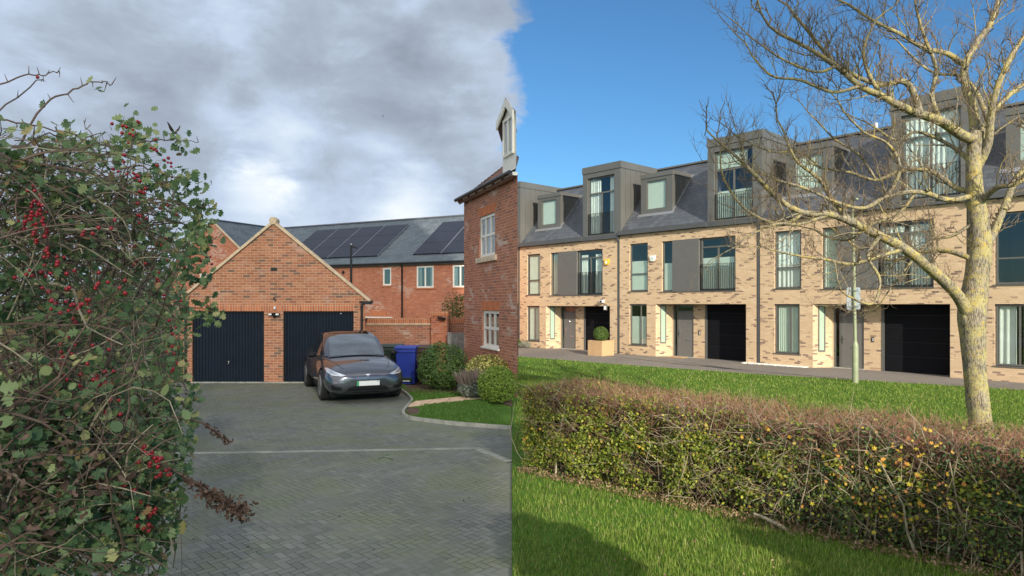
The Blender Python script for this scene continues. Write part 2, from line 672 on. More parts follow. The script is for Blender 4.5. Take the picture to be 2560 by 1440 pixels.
M['paver_r'] = herring_mat('pavement_blocks', 0.10, [(0.19, 0.165, 0.145), (0.23, 0.20, 0.175), (0.21, 0.185, 0.16)],
                           (0.11, 0.095, 0.08), (0.22, 0.20, 0.15), rot=3.0, mossamt=0.3, jw=0.05)
M['kerb'] = pb('kerb_concrete', (0.34, 0.33, 0.28), 0.9, var=0.25, vscale=5, bmp=0.4)
M['kerb_d'] = pb('channel_concrete', (0.28, 0.28, 0.235), 0.9, var=0.22, vscale=4, bmp=0.4)
M['flag'] = pb('flagstone', (0.66, 0.46, 0.30), 0.9, var=0.2, vscale=4, bmp=0.3)
M['slate'] = slate_mat('dark_slate', [(0.05, 0.055, 0.068), (0.085, 0.092, 0.105), (0.12, 0.135, 0.145)])
M['slate_l'] = slate_mat('grey_slate', [(0.075, 0.095, 0.11), (0.115, 0.135, 0.15), (0.16, 0.185, 0.19)], rough=0.6)
M['tile'] = slate_mat('clay_tile', [(0.16, 0.07, 0.045), (0.27, 0.13, 0.08), (0.12, 0.07, 0.055)], 0.17, 0.11, 0.8)
M['zinc'] = pb('grey_metal_cladding', (0.155, 0.15, 0.135), 0.42, 0.35, var=0.07, vscale=0.8)
M['panel'] = pb('grey_panel', (0.13, 0.128, 0.118), 0.55, 0.1, var=0.05)
M['gutter_g'] = pb('grey_gutter', (0.085, 0.088, 0.09), 0.5, 0.1, var=0.06)
M['frame_g'] = pb('grey_window_frame', (0.12, 0.118, 0.105), 0.5, 0.1, var=0.05)
M['door_g'] = pb('grey_door_paint', (0.15, 0.14, 0.13), 0.45, var=0.05)
M['garage_k'] = pb('black_garage_door', (0.008, 0.008, 0.010), 0.7, var=0.1, spec=0.1)
M['garage_b'] = pb('navy_garage_door', (0.0055, 0.011, 0.021), 0.5, var=0.15, spec=0.18)
M['black'] = pb('black_plastic', (0.010, 0.010, 0.011), 0.55, var=0.1, spec=0.25)
M['iron'] = pb('black_iron', (0.016, 0.016, 0.018), 0.35, 0.2, var=0.1)
M['white'] = pb('white_paint', (0.80, 0.76, 0.68), 0.45, var=0.04)
M['white_p'] = pb('white_plastic', (0.78, 0.78, 0.76), 0.35, var=0.03)
M['yellow_p'] = pb('yellow_plastic', (0.80, 0.50, 0.02), 0.4, var=0.05)
M['steel'] = pb('brushed_steel', (0.6, 0.6, 0.58), 0.25, 0.9, var=0.05)
M['blind_d'] = pb('darkened_blind', (0.33, 0.44, 0.32), 0.8, var=0.03)  # blind tone darkened to offset the sun on the unglazed slit
M['curtain'] = pb('pale_curtain', (0.60, 0.66, 0.60), 0.8, var=0.06, vscale=2)
M['blind'] = pb('green_white_blind', (0.50, 0.59, 0.50), 0.8, var=0.03)
M['room'] = pb('room_dark', (0.10, 0.10, 0.11), 0.9, var=0.2, vscale=1)  # dimness of the rooms is put into this colour
M['glass'] = glass_mat('window_glass', (0.93, 0.96, 0.94), 0.04)
M['glass_l'] = glass_mat('house_glass', (0.55, 0.6, 0.62), 0.18)
M['solar'] = pb('solar_cell', (0.010, 0.011, 0.022), 0.4, 0.0, var=0.2, vscale=2)
M['alu'] = pb('aluminium', (0.45, 0.46, 0.48), 0.35, 0.8, var=0.05)
M['wood_grey'] = pb('weathered_board', (0.27, 0.26, 0.24), 0.85, var=0.3, vscale=5, bmp=0.3)
M['planter'] = pb('corten_planter', (0.52, 0.33, 0.17), 0.6, var=0.07, vscale=2)
M['soil'] = pb('soil', (0.10, 0.065, 0.04), 0.95, var=0.3, vscale=8, bmp=0.5)
M['gravel'] = pb('white_gravel', (0.66, 0.62, 0.56), 0.9, var=0.3, vscale=40, bmp=0.8)
M['mat'] = pb('coir_mat', (0.45, 0.28, 0.12), 0.95, var=0.15, vscale=20)
M['post'] = pb('pale_green_post', (0.27, 0.30, 0.18), 0.5, var=0.12, vscale=4)
M['sign'] = pb('sign_back', (0.36, 0.39, 0.41), 0.4, 0.5, var=0.06)
M['carpaint'] = pb('grey_car_paint', (0.115, 0.117, 0.135), 0.26, 0.8, var=0.02, coat=1.0)
M['carglass'] = pb('car_glass', (0.02, 0.024, 0.026), 0.04, 0.0, var=0.05, spec=1.0)
M['tyre'] = pb('tyre_rubber', (0.015, 0.015, 0.015), 0.8, var=0.1)
M['rim'] = pb('alloy_rim', (0.30, 0.30, 0.31), 0.3, 0.8, var=0.05)
M['lamp'] = pb('headlight_lens', (0.62, 0.66, 0.72), 0.12, 0.35, var=0.15, vscale=14, coat=1.0)
M['chrome'] = pb('chrome_trim', (0.8, 0.8, 0.82), 0.12, 1.0, var=0.02)
M['plate'] = pb('number_plate', (0.80, 0.80, 0.76), 0.4, var=0.02)
M['plate_g'] = pb('green_flash', (0.03, 0.36, 0.12), 0.4, var=0.02)
M['bin_b'] = pb('blue_bin_plastic', (0.022, 0.045, 0.30), 0.45, var=0.1)
M['bin_g'] = pb('green_bin_plastic', (0.018, 0.035, 0.022), 0.45, var=0.1)
M['bin_k'] = pb('brown_bin_plastic', (0.06, 0.032, 0.022), 0.5, var=0.1)
M['berry'] = pb('haw_berry', (0.27, 0.010, 0.018), 0.4, var=0.25, vscale=30)
M['feather'] = pb('brown_feather', (0.05, 0.03, 0.02), 0.8, var=0.3, vscale=5)


def ground_mat(name, a, b_, c3, sc=1.2):
    m, n = material(name)
    c = n.new('ShaderNodeTexCoord').outputs['Object']
    col = n.mix(n.ss(n.noise(c, sc, 5, 0.65), 0.35, 0.65), a, b_)
    col = n.mix(n.ss(n.noise(c, sc * 14, 3, 0.6), 0.5, 0.75), col, c3)
    n.put(n.p.inputs['Base Color'], col)
    n.p.inputs['Roughness'].default_value = 0.95
    n.p.inputs['Specular IOR Level'].default_value = 0.1
    bump(n, n.noise(c, 25, 4, 0.7), 0.8, 0.02)
    return m


M['turf'] = ground_mat('turf', (0.055, 0.13, 0.018), (0.085, 0.18, 0.025), (0.10, 0.09, 0.035))
M['field'] = ground_mat('field', (0.06, 0.11, 0.025), (0.08, 0.13, 0.03), (0.09, 0.09, 0.04), 0.2)
M['bark'] = None
m, n = material('lichen_bark')
c = n.new('ShaderNodeTexCoord').outputs['Object']
ridge = n.noise(n.v('MULTIPLY', c, (1, 1, 0.22)), 70, 4, 0.65)
bk = n.mix(n.ss(ridge, 0.35, 0.65), (0.085, 0.072, 0.052), (0.36, 0.31, 0.22))
l1 = n.noise(c, 5.0, 5, 0.7)
bk = n.mix(n.m('MULTIPLY', n.m('MULTIPLY', n.ss(l1, 0.45, 0.6), 0.85), n.ss(n.noise(c, 40, 3, 0.7), 0.32, 0.55)), bk, (0.42, 0.36, 0.14))
l2 = n.noise(n.v('ADD', c, (5, 2, 9)), 7.0, 6, 0.85)
bk = n.mix(n.m('MULTIPLY', n.ss(l2, 0.54, 0.62), n.ss(n.noise(c, 60, 2, 0.6), 0.38, 0.5)), bk, (0.47, 0.33, 0.06))
n.put(n.p.inputs['Base Color'], bk)
n.p.inputs['Roughness'].default_value = 0.9
n.p.inputs['Specular IOR Level'].default_value = 0.15
bump(n, n.m('ADD', ridge, n.m('MULTIPLY', n.noise(c, 22, 3, 0.6), 0.8)), 0.9, 0.012)
M['bark'] = m
M['twig'] = pb('bare_twig', (0.17, 0.125, 0.075), 0.8, var=0.35, vscale=6)
M['twig_r'] = pb('reddish_twig', (0.27, 0.115, 0.075), 0.8, var=0.4, vscale=4)
M['thorn'] = pb('thorn_stem', (0.12, 0.075, 0.055), 0.7, var=0.4, vscale=8)
M['thorn_l'] = pb('pale_stem', (0.30, 0.25, 0.17), 0.8, var=0.35, vscale=8)
M['dead'] = leaf_mat('dead_leaf', [(0, (0.055, 0.03, 0.022)), (0.6, (0.11, 0.06, 0.04)), (1, (0.21, 0.13, 0.10))], 0.8, 0.1)
M['haw'] = leaf_mat('hawthorn_leaf', [(0, (0.085, 0.15, 0.06)), (0.35, (0.13, 0.21, 0.09)), (0.6, (0.20, 0.29, 0.125)),
                                      (0.84, (0.31, 0.38, 0.16)), (0.94, (0.46, 0.44, 0.18)), (1, (0.30, 0.17, 0.08))], 0.5, 0.35)
M['hedge'] = leaf_mat('hedge_leaf', [(0, (0.09, 0.13, 0.022)), (0.4, (0.19, 0.24, 0.035)), (0.75, (0.30, 0.36, 0.05)),
                                     (0.93, (0.50, 0.48, 0.06)), (1, (0.4, 0.2, 0.05))], 0.5, 0.35)
M['hedge_d'] = leaf_mat('privet_leaf', [(0, (0.035, 0.07, 0.022)), (0.6, (0.065, 0.12, 0.035)), (1, (0.13, 0.19, 0.05))], 0.5, 0.25, 0.3)
M['autumn'] = leaf_mat('autumn_leaf', [(0, (0.55, 0.48, 0.04)), (0.45, (0.66, 0.42, 0.05)), (0.8, (0.60, 0.25, 0.06)), (1, (0.36, 0.14, 0.06))], 0.6, 0.4)
M['grass'] = leaf_mat('grass_blade', [(0, (0.08, 0.135, 0.018)), (0.4, (0.16, 0.25, 0.03)), (0.82, (0.27, 0.38, 0.055)), (0.95, (0.42, 0.45, 0.13)), (1, (0.45, 0.38, 0.20))], 0.6, 0.35, 0.25, (1.1, 0.55, (0.33, 0.33, 0.10)))
M['grass_l'] = leaf_mat('lawn_blade', [(0, (0.08, 0.17, 0.03)), (0.5, (0.12, 0.25, 0.04)), (0.92, (0.17, 0.32, 0.055)), (1, (0.35, 0.34, 0.14))], 0.6, 0.3, 0.25)
M['box_leaf'] = leaf_mat('box_leaf', [(0, (0.05, 0.11, 0.02)), (0.6, (0.10, 0.17, 0.03)), (1, (0.17, 0.24, 0.05))], 0.5, 0.3)
M['shrub_g'] = leaf_mat('green_shrub_leaf', [(0, (0.06, 0.13, 0.03)), (0.6, (0.11, 0.20, 0.045)), (1, (0.19, 0.28, 0.07))], 0.5, 0.25)
M['shrub_y'] = leaf_mat('variegated_leaf', [(0, (0.12, 0.15, 0.03)), (0.38, (0.22, 0.24, 0.05)), (0.5, (0.62, 0.58, 0.14)), (1, (0.80, 0.74, 0.26))], 0.4, 0.25)
M['shrub_l'] = leaf_mat('lime_shrub_leaf', [(0, (0.14, 0.23, 0.03)), (0.6, (0.24, 0.36, 0.05)), (1, (0.36, 0.48, 0.09))], 0.5, 0.3)
M['lav'] = leaf_mat('lavender_leaf', [(0, (0.17, 0.21, 0.15)), (1, (0.32, 0.36, 0.29))], 0.8, 0.2)
M['lav_s'] = leaf_mat('lavender_stalk', [(0, (0.20, 0.15, 0.13)), (1, (0.36, 0.29, 0.24))], 0.8, 0.2)
M['twig_h'] = pb('hedge_twig', (0.30, 0.19, 0.11), 0.8, var=0.5, vscale=9)
M['dead_l'] = leaf_mat('dry_leaf', [(0, (0.13, 0.07, 0.04)), (0.5, (0.24, 0.15, 0.085)), (1, (0.40, 0.28, 0.17))], 0.8, 0.1)
M['core_dark'] = pb('dark_core', (0.05, 0.036, 0.022), 0.95, var=0.5, vscale=14, bmp=0.6)
# ================================================================ the ground
def sheet(name, pts, z, mat, depth=0.15):
    mb = MB()
    P = [(x, y, z) for x, y in pts]
    if newell(P, range(len(P))).z < 0:
        P.reverse()
    mb.slab(P, depth)
    o = obj(name, mb, mat)
    o['kind'] = 'structure'
    return o


def strip(name, path, width, z0, z1, mat, kind='structure'):
    """a kerb of given width following a ground path"""
    mb = MB()
    pts = [Vector((p[0], p[1], 0)) for p in path]
    L, Rr = [], []
    for i, p in enumerate(pts):
        t = (pts[min(i + 1, len(pts) - 1)] - pts[max(i - 1, 0)]).normalized()
        nn = Vector((-t.y, t.x, 0))
        L.append(p + nn * width / 2)
        Rr.append(p - nn * width / 2)
    for i in range(len(pts) - 1):
        a, b_, c_, d_ = L[i], L[i + 1], Rr[i + 1], Rr[i]
        top = [Vector((q.x, q.y, z1)) for q in (d_, c_, b_, a)]
        bot = [Vector((q.x, q.y, z0)) for q in (a, b_, c_, d_)]
        mb.poly(top)
        mb.quad(bot[0], bot[1], top[2 - 1 + 1], top[3])
        mb.quad(top[0], bot[3], bot[2], top[1])
    o = obj(name, mb, mat)
    o['kind'] = kind
    return o


def smooth_path(P, k=6):
    out_ = []
    n_ = len(P)
    for i in range(n_ - 1):
        p0, p1, p2, p3 = (Vector(P[max(i - 1, 0)]), Vector(P[i]), Vector(P[i + 1]), Vector(P[min(i + 2, n_ - 1)]))
        for j in range(k):
            t = j / k
            out_.append(0.5 * ((2 * p1) + (p2 - p0) * t + (2 * p0 - 5 * p1 + 4 * p2 - p3) * t * t + (3 * p1 - p0 - 3 * p2 + p3) * t ** 3))
    out_.append(Vector(P[-1]))
    return out_


g_ = sheet('ground', [(-900, -300), (900, -300), (900, 1500), (-900, 1500)], -0.14, M['field'], 0.5)
drive = [(-9.8, -5), (0, -5), (0, 19.3), (-9.8, 19.3)]
sheet('driveway', drive, 0.0, M['paver'], 0.13)
kerb_px = [(985, 968), (1010, 983), (1030, 1003), (1018, 1020), (1008, 1036), (1020, 1047), (1060, 1054), (1150, 1064), (1278, 1074)]
kerb = [tuple(gnd(a, b_).xy) for a, b_ in kerb_px]
kerb = [tuple(p) for p in smooth_path([(a, b_) for a, b_ in [(-4.2, 20.4)] + kerb], 5)]
strip('kerb', kerb, 0.05, 0.0, 0.07, M['kerb'])
lawnl = kerb + [(0.0, 26.0), (-4.2, 26.0)]
sheet('lawn', lawnl, 0.035, M['turf'], 0.16)
edge_r = [(32, 4.5), (20, 12.6), (12.6, 18.0), (7.97, 21.2), (3.8, 24.9), (0.28, 28.4), (0.0, 28.7)]
lawnr = [(0.002, -5), (32, -5)] + edge_r
sheet('grass_bank', lawnr, 0.03, M['turf'], 0.16)
# concrete channel crossing the paving, turning towards the viewer at its right end
ch = [tuple(gnd(a, b_).xy) for a, b_ in ((200, 1136), (480, 1133), (800, 1128), (1190, 1121), (1300, 1165))]
strip('drainage_channel', ch[:4], 0.10, 0.0, 0.006, M['kerb_d'])
ch2 = [ch[3], (ch[3][0] + (ch[4][0] - ch[3][0]) * 0.80, ch[3][1] + (ch[4][1] - ch[3][1]) * 0.80)]
strip('drainage_channel', ch2, 0.13, 0.0, 0.010, M['kerb_d'])
# flag path to the house
fp = [gnd(1012, 1022).xy, gnd(1038, 1008).xy, gnd(1212, 990).xy, gnd(1205, 1003).xy]
for i in range(4):
    a, b_ = i / 4 + 0.006, (i + 1) / 4 - 0.006
    q0, q1 = fp[0].lerp(fp[3], a), fp[0].lerp(fp[3], b_)
    q3, q2 = fp[1].lerp(fp[2], a), fp[1].lerp(fp[2], b_)
    sheet('path', [tuple(q0), tuple(q1), tuple(q2), tuple(q3)], 0.052, M['flag'], 0.05)
sheet('soil_bed', [(-3.2, 17.0), (-0.9, 16.3), (0, 14.4), (0, 26), (-3.2, 22)], 0.06, M['soil'], 0.1)
# worn earth at the tip of the lawn
wp = [gnd(a, b_).xy for a, b_ in ((1014, 1032), (1024, 1022), (1046, 1026), (1058, 1042), (1048, 1047), (1024, 1043))]
sheet('bare_soil', [tuple(q) for q in wp], 0.048, M['soil'], 0.05)

# ================================================================ terrace of town houses
TD, TN = Vector((0.665, -0.747, 0)), Vector((-0.747, -0.665, 0))
TP = Vector((14.4, 21.3, 0)) + TD * (-13.849)        # left border of the second house
TRZ = math.atan2(TD.y, TD.x)


def tl(s_, dep=0, z=0):
    return TP + TD * s_ - TN * dep + Vector((0, 0, z))


def wall_open(mb, x0, x1, z0, z1, ops, y=0.0, rev=0.15, back=True):
    """front wall rectangle with openings (ox0,ox1,oz0,oz1[,reveal]) and their reveals"""
    xs = sorted({x0, x1, *[q for o in ops for q in o[:2]]})
    zs = sorted({z0, z1, *[q for o in ops for q in o[2:4]]})
    for i in range(len(xs) - 1):
        for j in range(len(zs) - 1):
            cx, cz = (xs[i] + xs[i + 1]) / 2, (zs[j] + zs[j + 1]) / 2
            if any(o[0] < cx < o[1] and o[2] < cz < o[3] for o in ops):
                continue
            mb.quad((xs[i], y, zs[j]), (xs[i + 1], y, zs[j]), (xs[i + 1], y, zs[j + 1]), (xs[i], y, zs[j + 1]))
    for o in ops:
        a, b_, c_, d_ = o[:4]
        r = o[4] if len(o) > 4 else rev
        if r <= 0:
            continue
        mb.quad((a, y, c_), (a, y, d_), (a, y + r, d_), (a, y + r, c_))
        mb.quad((b_, y, d_), (b_, y, c_), (b_, y + r, c_), (b_, y + r, d_))
        mb.quad((a, y, d_), (b_, y, d_), (b_, y + r, d_), (a, y + r, d_))
        mb.quad((a, y, c_), (a, y + r, c_), (b_, y + r, c_), (b_, y, c_))


def drape(x0, x1, z0, z1, y, amp=0.03, wl=0.11, seed=0, step=0.018):
    """hanging cloth with folds"""
    rr = random.Random(seed)
    mb = MB()
    n_ = max(2, int((x1 - x0) / step))
    V, F = [], []
    ph = rr.random() * 6
    for i in range(n_ + 1):
        x = x0 + (x1 - x0) * i / n_
        a = amp * (math.sin(x * 2 * math.pi / wl + ph + 0.8 * math.sin(x * 9 + ph)))
        V += [(x, y + a, z0), (x, y + a * 0.7, z1)]
    for i in range(n_):
        F.append((2 * i, 2 * i + 2, 2 * i + 3, 2 * i + 1))
    mb.add(V, F)
    return mb


def window(par, x0, x1, z0, z1, y, vb=(), hb=(), fw=0.05, name='window', mat=None, glass=None, cloth=(), th=0.06, cut=None):
    """window part with panes and cloth behind as its children"""
    mat = mat or M['frame_g']
    mb = MB()
    mb.box(x0, x1, y, y + th, z0, z0 + fw)
    mb.box(x0, x1, y, y + th, z1 - fw, z1)
    mb.box(x0, x0 + fw, y + 0.002, y + th - 0.002, z0 + fw, z1 - fw)
    mb.box(x1 - fw, x1, y + 0.002, y + th - 0.002, z0 + fw, z1 - fw)
    for h in hb:
        mb.box(x0 + fw, x1 - fw, y + 0.004, y + th - 0.004, h - fw / 2, h + fw / 2)
    for v_ in vb:
        a, lo, hi = v_ if hasattr(v_, '__len__') else (v_, z0 + fw, z1 - fw)
        mb.box(a - fw / 2, a + fw / 2, y + 0.006, y + th - 0.006, lo, hi)
    wdw = obj(name, mb, mat, par)
    g = MB()
    g.quad((x0 + fw * .5, y + th * .5, z0 + fw * .5), (x1 - fw * .5, y + th * .5, z0 + fw * .5), (x1 - fw * .5, y + th * .5, z1 - fw * .5), (x0 + fw * .5, y + th * .5, z1 - fw * .5))
    obj('pane', g, glass or M['glass'], wdw)
    for i, c_ in enumerate(cloth):
        kind, a, b_, lo, hi = c_
        if kind == 'flat':
            q = MB()
            q.box(a, b_, y + 0.065, y + 0.07, lo, hi)
            obj('blind', q, M['blind'], wdw)
        elif kind == 'slats':
            obj('blind', drape(a, b_, lo, hi, y + 0.085, 0.012, 0.09, i), M['blind'], wdw)
        else:
            obj('curtain', drape(a, b_, lo, hi, y + 0.105, 0.022, 0.16, i + 3), M['curtain'], wdw, smooth=True)
    return wdw


def railing(par, x0, x1, z0, z1, y, n_=13, name='railing'):
    mb = MB()
    mb.box(x0, x1, y, y + 0.035, z1 - 0.012, z1)
    mb.box(x0, x1, y, y + 0.035, z0, z0 + 0.02)
    for i in range(n_ + 1):
        x = x0 + 0.008 + (x1 - x0 - 0.016) * i / n_
        mb.box(x - 0.006, x + 0.006, y + 0.004, y + 0.031, z0 + 0.02, z1 - 0.012)
    return obj(name, mb, M['iron'], par)


def seams(mb, x, sgn, y0, y1, zf, step=0.42):
    """standing seams on a cheek lying in the plane x"""
    y = y0
    while y < y1:
        lo, hi = zf(y)
        if hi - lo > 0.15:
            mb.box(min(x, x + sgn * 0.022), max(x, x + sgn * 0.03), y, y + 0.028, lo, hi)
        y += step


def town_house(idx, s0, dz, label, cfg):
    o = thing('town_house', label, 'house', tl(s0, 0, dz), TRZ, 'town houses of the buff brick terrace')
    W = 7.15
    SL = 1.13                                       # slope of the roof
    zb = -0.30 - dz
    xs0 = cfg.get('x0', 0.0)
    half = xs0 > 0
    ops = ([] if half else [(.6, 1.6, .37, 2.3), (.6, 1.66, 2.9, 5.15)]) + [(2.44, 6.08, 2.86, 5.14, .22), (2.1, 6.55, zb, 2.3, 0.0)]
    mb = MB()
    wall_open(mb, xs0, 7.0, zb, 5.57, ops)
    mb.quad((7.0, 0, zb), (7.0, 0.12, zb), (7.0, 0.12, 5.57), (7.0, 0, 5.57))
    mb.quad((7.0, 0.12, zb), (7.15, 0.12, zb), (7.15, 0.12, 5.57), (7.0, 0.12, 5.57))
    mb.quad((7.15, 0.12, zb), (7.15, 0.0, zb), (7.15, 0.0, 5.57), (7.15, 0.12, 5.57))
    # entrance recess: splay, back wall with openings, right wall
    mb.quad((2.1, 0, zb), (2.56, .65, zb), (2.56, .65, 2.3), (2.1, 0, 2.3))
    wall_open(mb, 2.56, 6.55, zb, 2.3, [(2.60, 3.67, zb, 2.28, .08), (4.26, 6.5, zb, 2.28, .08)], y=.65)
    mb.quad((6.55, .65, zb), (6.55, 0, zb), (6.55, 0, 2.3), (6.55, .65, 2.3))
    if idx == cfg['last']:
        mb.quad((7.15, 0, zb), (7.15, 8, zb), (7.15, 8, 5.57), (7.15, 0, 5.57))
    mb.quad((xs0, 0, zb), (xs0, 0, 5.57), (xs0, 8, 5.57), (xs0, 8, zb))
    mb.quad((xs0, 8, zb), (xs0, 8, 5.57), (7.15, 8, 5.57), (7.15, 8, zb))
    obj('wall', mb, M['buff'], o)
    q = MB()
    q.box(2.12, 6.54, 0.004, .73, 2.302, 2.36)
    obj('soffit', q, M['panel'], o)
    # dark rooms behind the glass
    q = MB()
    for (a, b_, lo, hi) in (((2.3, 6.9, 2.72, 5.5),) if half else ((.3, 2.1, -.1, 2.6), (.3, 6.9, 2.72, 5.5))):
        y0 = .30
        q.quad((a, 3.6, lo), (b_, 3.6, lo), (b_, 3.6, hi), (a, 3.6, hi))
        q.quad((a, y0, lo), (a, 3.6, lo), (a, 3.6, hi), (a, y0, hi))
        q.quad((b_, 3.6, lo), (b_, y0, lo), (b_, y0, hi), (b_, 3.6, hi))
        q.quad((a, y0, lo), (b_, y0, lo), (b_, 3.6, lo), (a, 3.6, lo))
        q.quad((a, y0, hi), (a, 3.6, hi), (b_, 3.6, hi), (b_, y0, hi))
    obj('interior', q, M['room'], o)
    # ground floor window, first floor windows
    if not half:
      window(o, .62, 1.58, .39, 2.28, .06, vb=(1.22,), cloth=cfg['g'])
    if not half:
      window(o, .62, 1.64, 2.92, 5.13, .06, hb=(3.72,), cloth=cfg['a'])
    window(o, 2.46, 3.02, 2.88, 5.12, .07, cloth=cfg['s'])
    window(o, 4.42, 6.06, 2.88, 5.12, .08, vb=((5.24, 2.93, 4.72),), hb=(4.74,), fw=.065, cloth=cfg['f'])
    q = MB()
    q.box(3.0, 4.36, -.012, .2, 2.87, 5.15)
    obj('panel', q, M['panel'], o, bevel=.004)
    railing(o, 4.44, 6.07, 2.93, 4.02, .015, 17)
    q = MB()
    for a, b_, z in ((.55, 1.66, .37), (.55, 1.70, 2.9), (2.38, 6.1, 2.86)):
        if half and a < 1:
            continue
        q = MB()
        q.box(a, b_, -.03, .1, z - .028, z + .006)
        obj('sill', q, M['frame_g'], o)
    # slit window on the splay of the recess
    sp = Vector((.46, .65, 0)).normalized()
    sn = Vector((sp.y, -sp.x, 0))
    base = Vector((2.1, 0, 0)) + sp * .22

    def on(t, off, z):
        p_ = base + sp * t + sn * off
        return (p_.x, p_.y, z)
    q = MB()
    for (t0, t1, lo, hi) in ((0, .27, .50, .56), (0, .27, 2.2, 2.26), (0, .03, .56, 2.2), (.23, .27, .56, 2.2)):
        q.prism([on(t0, .002, lo), on(t1, .002, lo), on(t1, .002, hi), on(t0, .002, hi)], sn * .03)
    sw = obj('window', q, M['frame_g'], o)
    q = MB()
    q.quad(on(.03, .012, .56), on(.23, .012, .56), on(.23, .012, 2.2), on(.03, .012, 2.2))
    obj('blind', q, M['blind_d'], sw)
    # front door
    q = MB()
    y = .67
    q.box(2.60, 2.66, y, y + .07, -.1 - dz, 2.27)
    q.box(2.80, 2.86, y + .002, y + .068, -.1 - dz, 2.27)
    q.box(3.61, 3.67, y, y + .07, -.1 - dz, 2.27)
    q.box(2.66, 3.61, y + .004, y + .066, 2.21, 2.27)
    q.box(2.86, 3.61, y + .004, y + .066, 1.93, 2.0)
    fr = obj('door_frame', q, M['frame_g'], o)
    q = MB()
    q.quad((2.66, y + .04, -.1 - dz), (3.61, y + .04, -.1 - dz), (3.61, y + .04, 2.21), (2.66, y + .04, 2.21))
    obj('pane', q, M['glass'], fr)
    q = MB()
    q.box(2.865, 3.605, y + .012, y + .05, -.07 - dz, 1.925)
    dr = obj('door', q, M['door_g'], o, bevel=.004)
    q = MB()
    q.box(2.92, 2.95, y - .012, y + .012, .84, 1.12)
    q.box(2.92, 3.03, y - .045, y - .025, .99, 1.015)
    q.box(2.925, 2.945, y - .03, y - .008, .99, 1.015)
    obj('handle', q, M['steel'], dr)
    q = MB()
    q.box(3.22, 3.46, y + .0, y + .011, .66, .71)
    obj('letter_plate', q, M['steel'], dr)
    q = MB()
    q.box(2.58, 3.7, .5, .72, -.12 - dz, -.075 - dz)
    obj('door_step', q, M['kerb'], o)
    if cfg.get('mark'):
        q = MB()
        q.tube([(3.24 + .045 * math.cos(a * .55), y + .006, 1.30 + .06 * math.sin(a * .55)) for a in range(-1, 7)], .008, 5)
        q.ball((3.24, y + .006, 1.48), .018, 1)
        obj('door_knocker', q, M['steel'], dr)
    # garage door
    q = MB()
    q.box(4.30, 6.5, y, y + .05, zb, 2.27)
    gd = obj('garage_door', q, M['garage_k'], o)
    q = MB()
    q.box(4.262, 4.36, y - .03, y + .05, zb, 2.25)
    obj('garage_frame', q, M['frame_g'], o)
    q = MB()
    q.box(6.42, 6.498, y - .03, y - .002, zb, 2.2)
    obj('garage_frame', q, M['frame_g'], o)
    q = MB()
    for z in (.45, .95, 1.45, 1.9):
        q.box(4.36, 6.42, y - .008, y - .0005, z, z + .012)
    obj('joint', q, M['iron'], gd)
    # intercom by the door
    q = MB()
    q.box(3.93, 4.02, .632, .649, .92, 1.1)
    ic = obj('intercom', q, M['black'], o, bevel=.003)
    q = MB()
    q.box(3.975, 4.0, .626, .631, .95, 1.07)
    obj('button_strip', q, M['white_p'], ic)
    # eaves gutter
    q = MB()
    q.box(xs0, 4.8, -.17, -.04, 5.60, 5.80)
    q.box(4.8, 7.13, -.12, -.04, 5.585, 5.79)
    q.box(xs0, 7.13, -.04, .14, 5.572, 5.62)
    obj('gutter', q, M['gutter_g'], o)
    q = MB()
    q.box(7.035, 7.125, -.01, .08, zb, 5.60)
    q.box(7.02, 7.14, -.1, .1, 5.45, 5.60)
    obj('downpipe', q, M['gutter_g'], o)
    # slate roof
    q = MB()

    def rz(y_):
        return 5.80 + SL * y_
    yr = 2.95
    q.prism([(xs0, -.06, rz(-.06)), (4.8, -.06, rz(-.06)), (4.8, yr, rz(yr)), (xs0, yr, rz(yr))], (0, .05, -.06))
    q.prism([(xs0, yr, rz(yr)), (7.15, yr, rz(yr)), (7.15, 8.1, 5.9), (xs0, 8.1, 5.9)], (0, -.05, -.06))
    rf = obj('roof', q, M['slate'], o)
    q = MB()
    q.box(xs0 - .01, 4.8, yr - .12, yr + .16, rz(yr) - .03, rz(yr) + .05)
    obj('ridge', q, M['zinc'], rf)
    if cfg.get('flue', True):
        q = MB()
        q.cyl(3.1, yr + .5, rz(yr) - .6, rz(yr) + .42 + .0, .055, k=10)
        q.cyl(3.1, yr + .5, rz(yr) + .30, rz(yr) + .36, .075, k=10)
        obj('flue', q, M['white_p'], rf)
    # big dormer, flush with the facade
    d = MB()
    x0, x1, z1 = 4.8, 7.24, 9.3
    wall_open(d, x0, x1, 5.80, z1 - .34, [(5.11, 6.85, 5.84, 8.73)], y=-.03, rev=.2)
    d.quad((x0, -.03, 5.8), (x0, -.03, z1 - .34), (x0, 3.6, z1 - .34), (x0, 3.6, 5.8))
    d.quad((x1, 3.6, 5.8), (x1, 3.6, z1 - .34), (x1, -.03, z1 - .34), (x1, -.03, 5.8))
    d.quad((x0, 3.6, 5.8), (x0, 3.6, z1), (x1, 3.6, z1), (x1, 3.6, 5.8))
    d.quad((x0, -.03, 5.8), (x0, .1, 5.8), (x1, .1, 5.8), (x1, -.03, 5.8))
    seams(d, x1, 1, .32, 3.2, lambda y_: (rz(y_), z1 - .35), .40)
    seams(d, x0, -1, .32, 3.2, lambda y_: (rz(y_), z1 - .35), .40)
    dm = obj('dormer', d, M['zinc'], o)
    q = MB()
    q.box(x0 - .03, x1 + .03, -.06, 3.63, z1 - .33, z1)
    obj('fascia', q, M['zinc'], dm)
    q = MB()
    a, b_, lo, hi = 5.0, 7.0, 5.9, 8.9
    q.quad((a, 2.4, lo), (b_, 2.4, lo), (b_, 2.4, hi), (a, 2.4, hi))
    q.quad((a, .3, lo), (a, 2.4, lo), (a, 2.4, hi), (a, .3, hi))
    q.quad((b_, 2.4, lo), (b_, .3, lo), (b_, .3, hi), (b_, 2.4, hi))
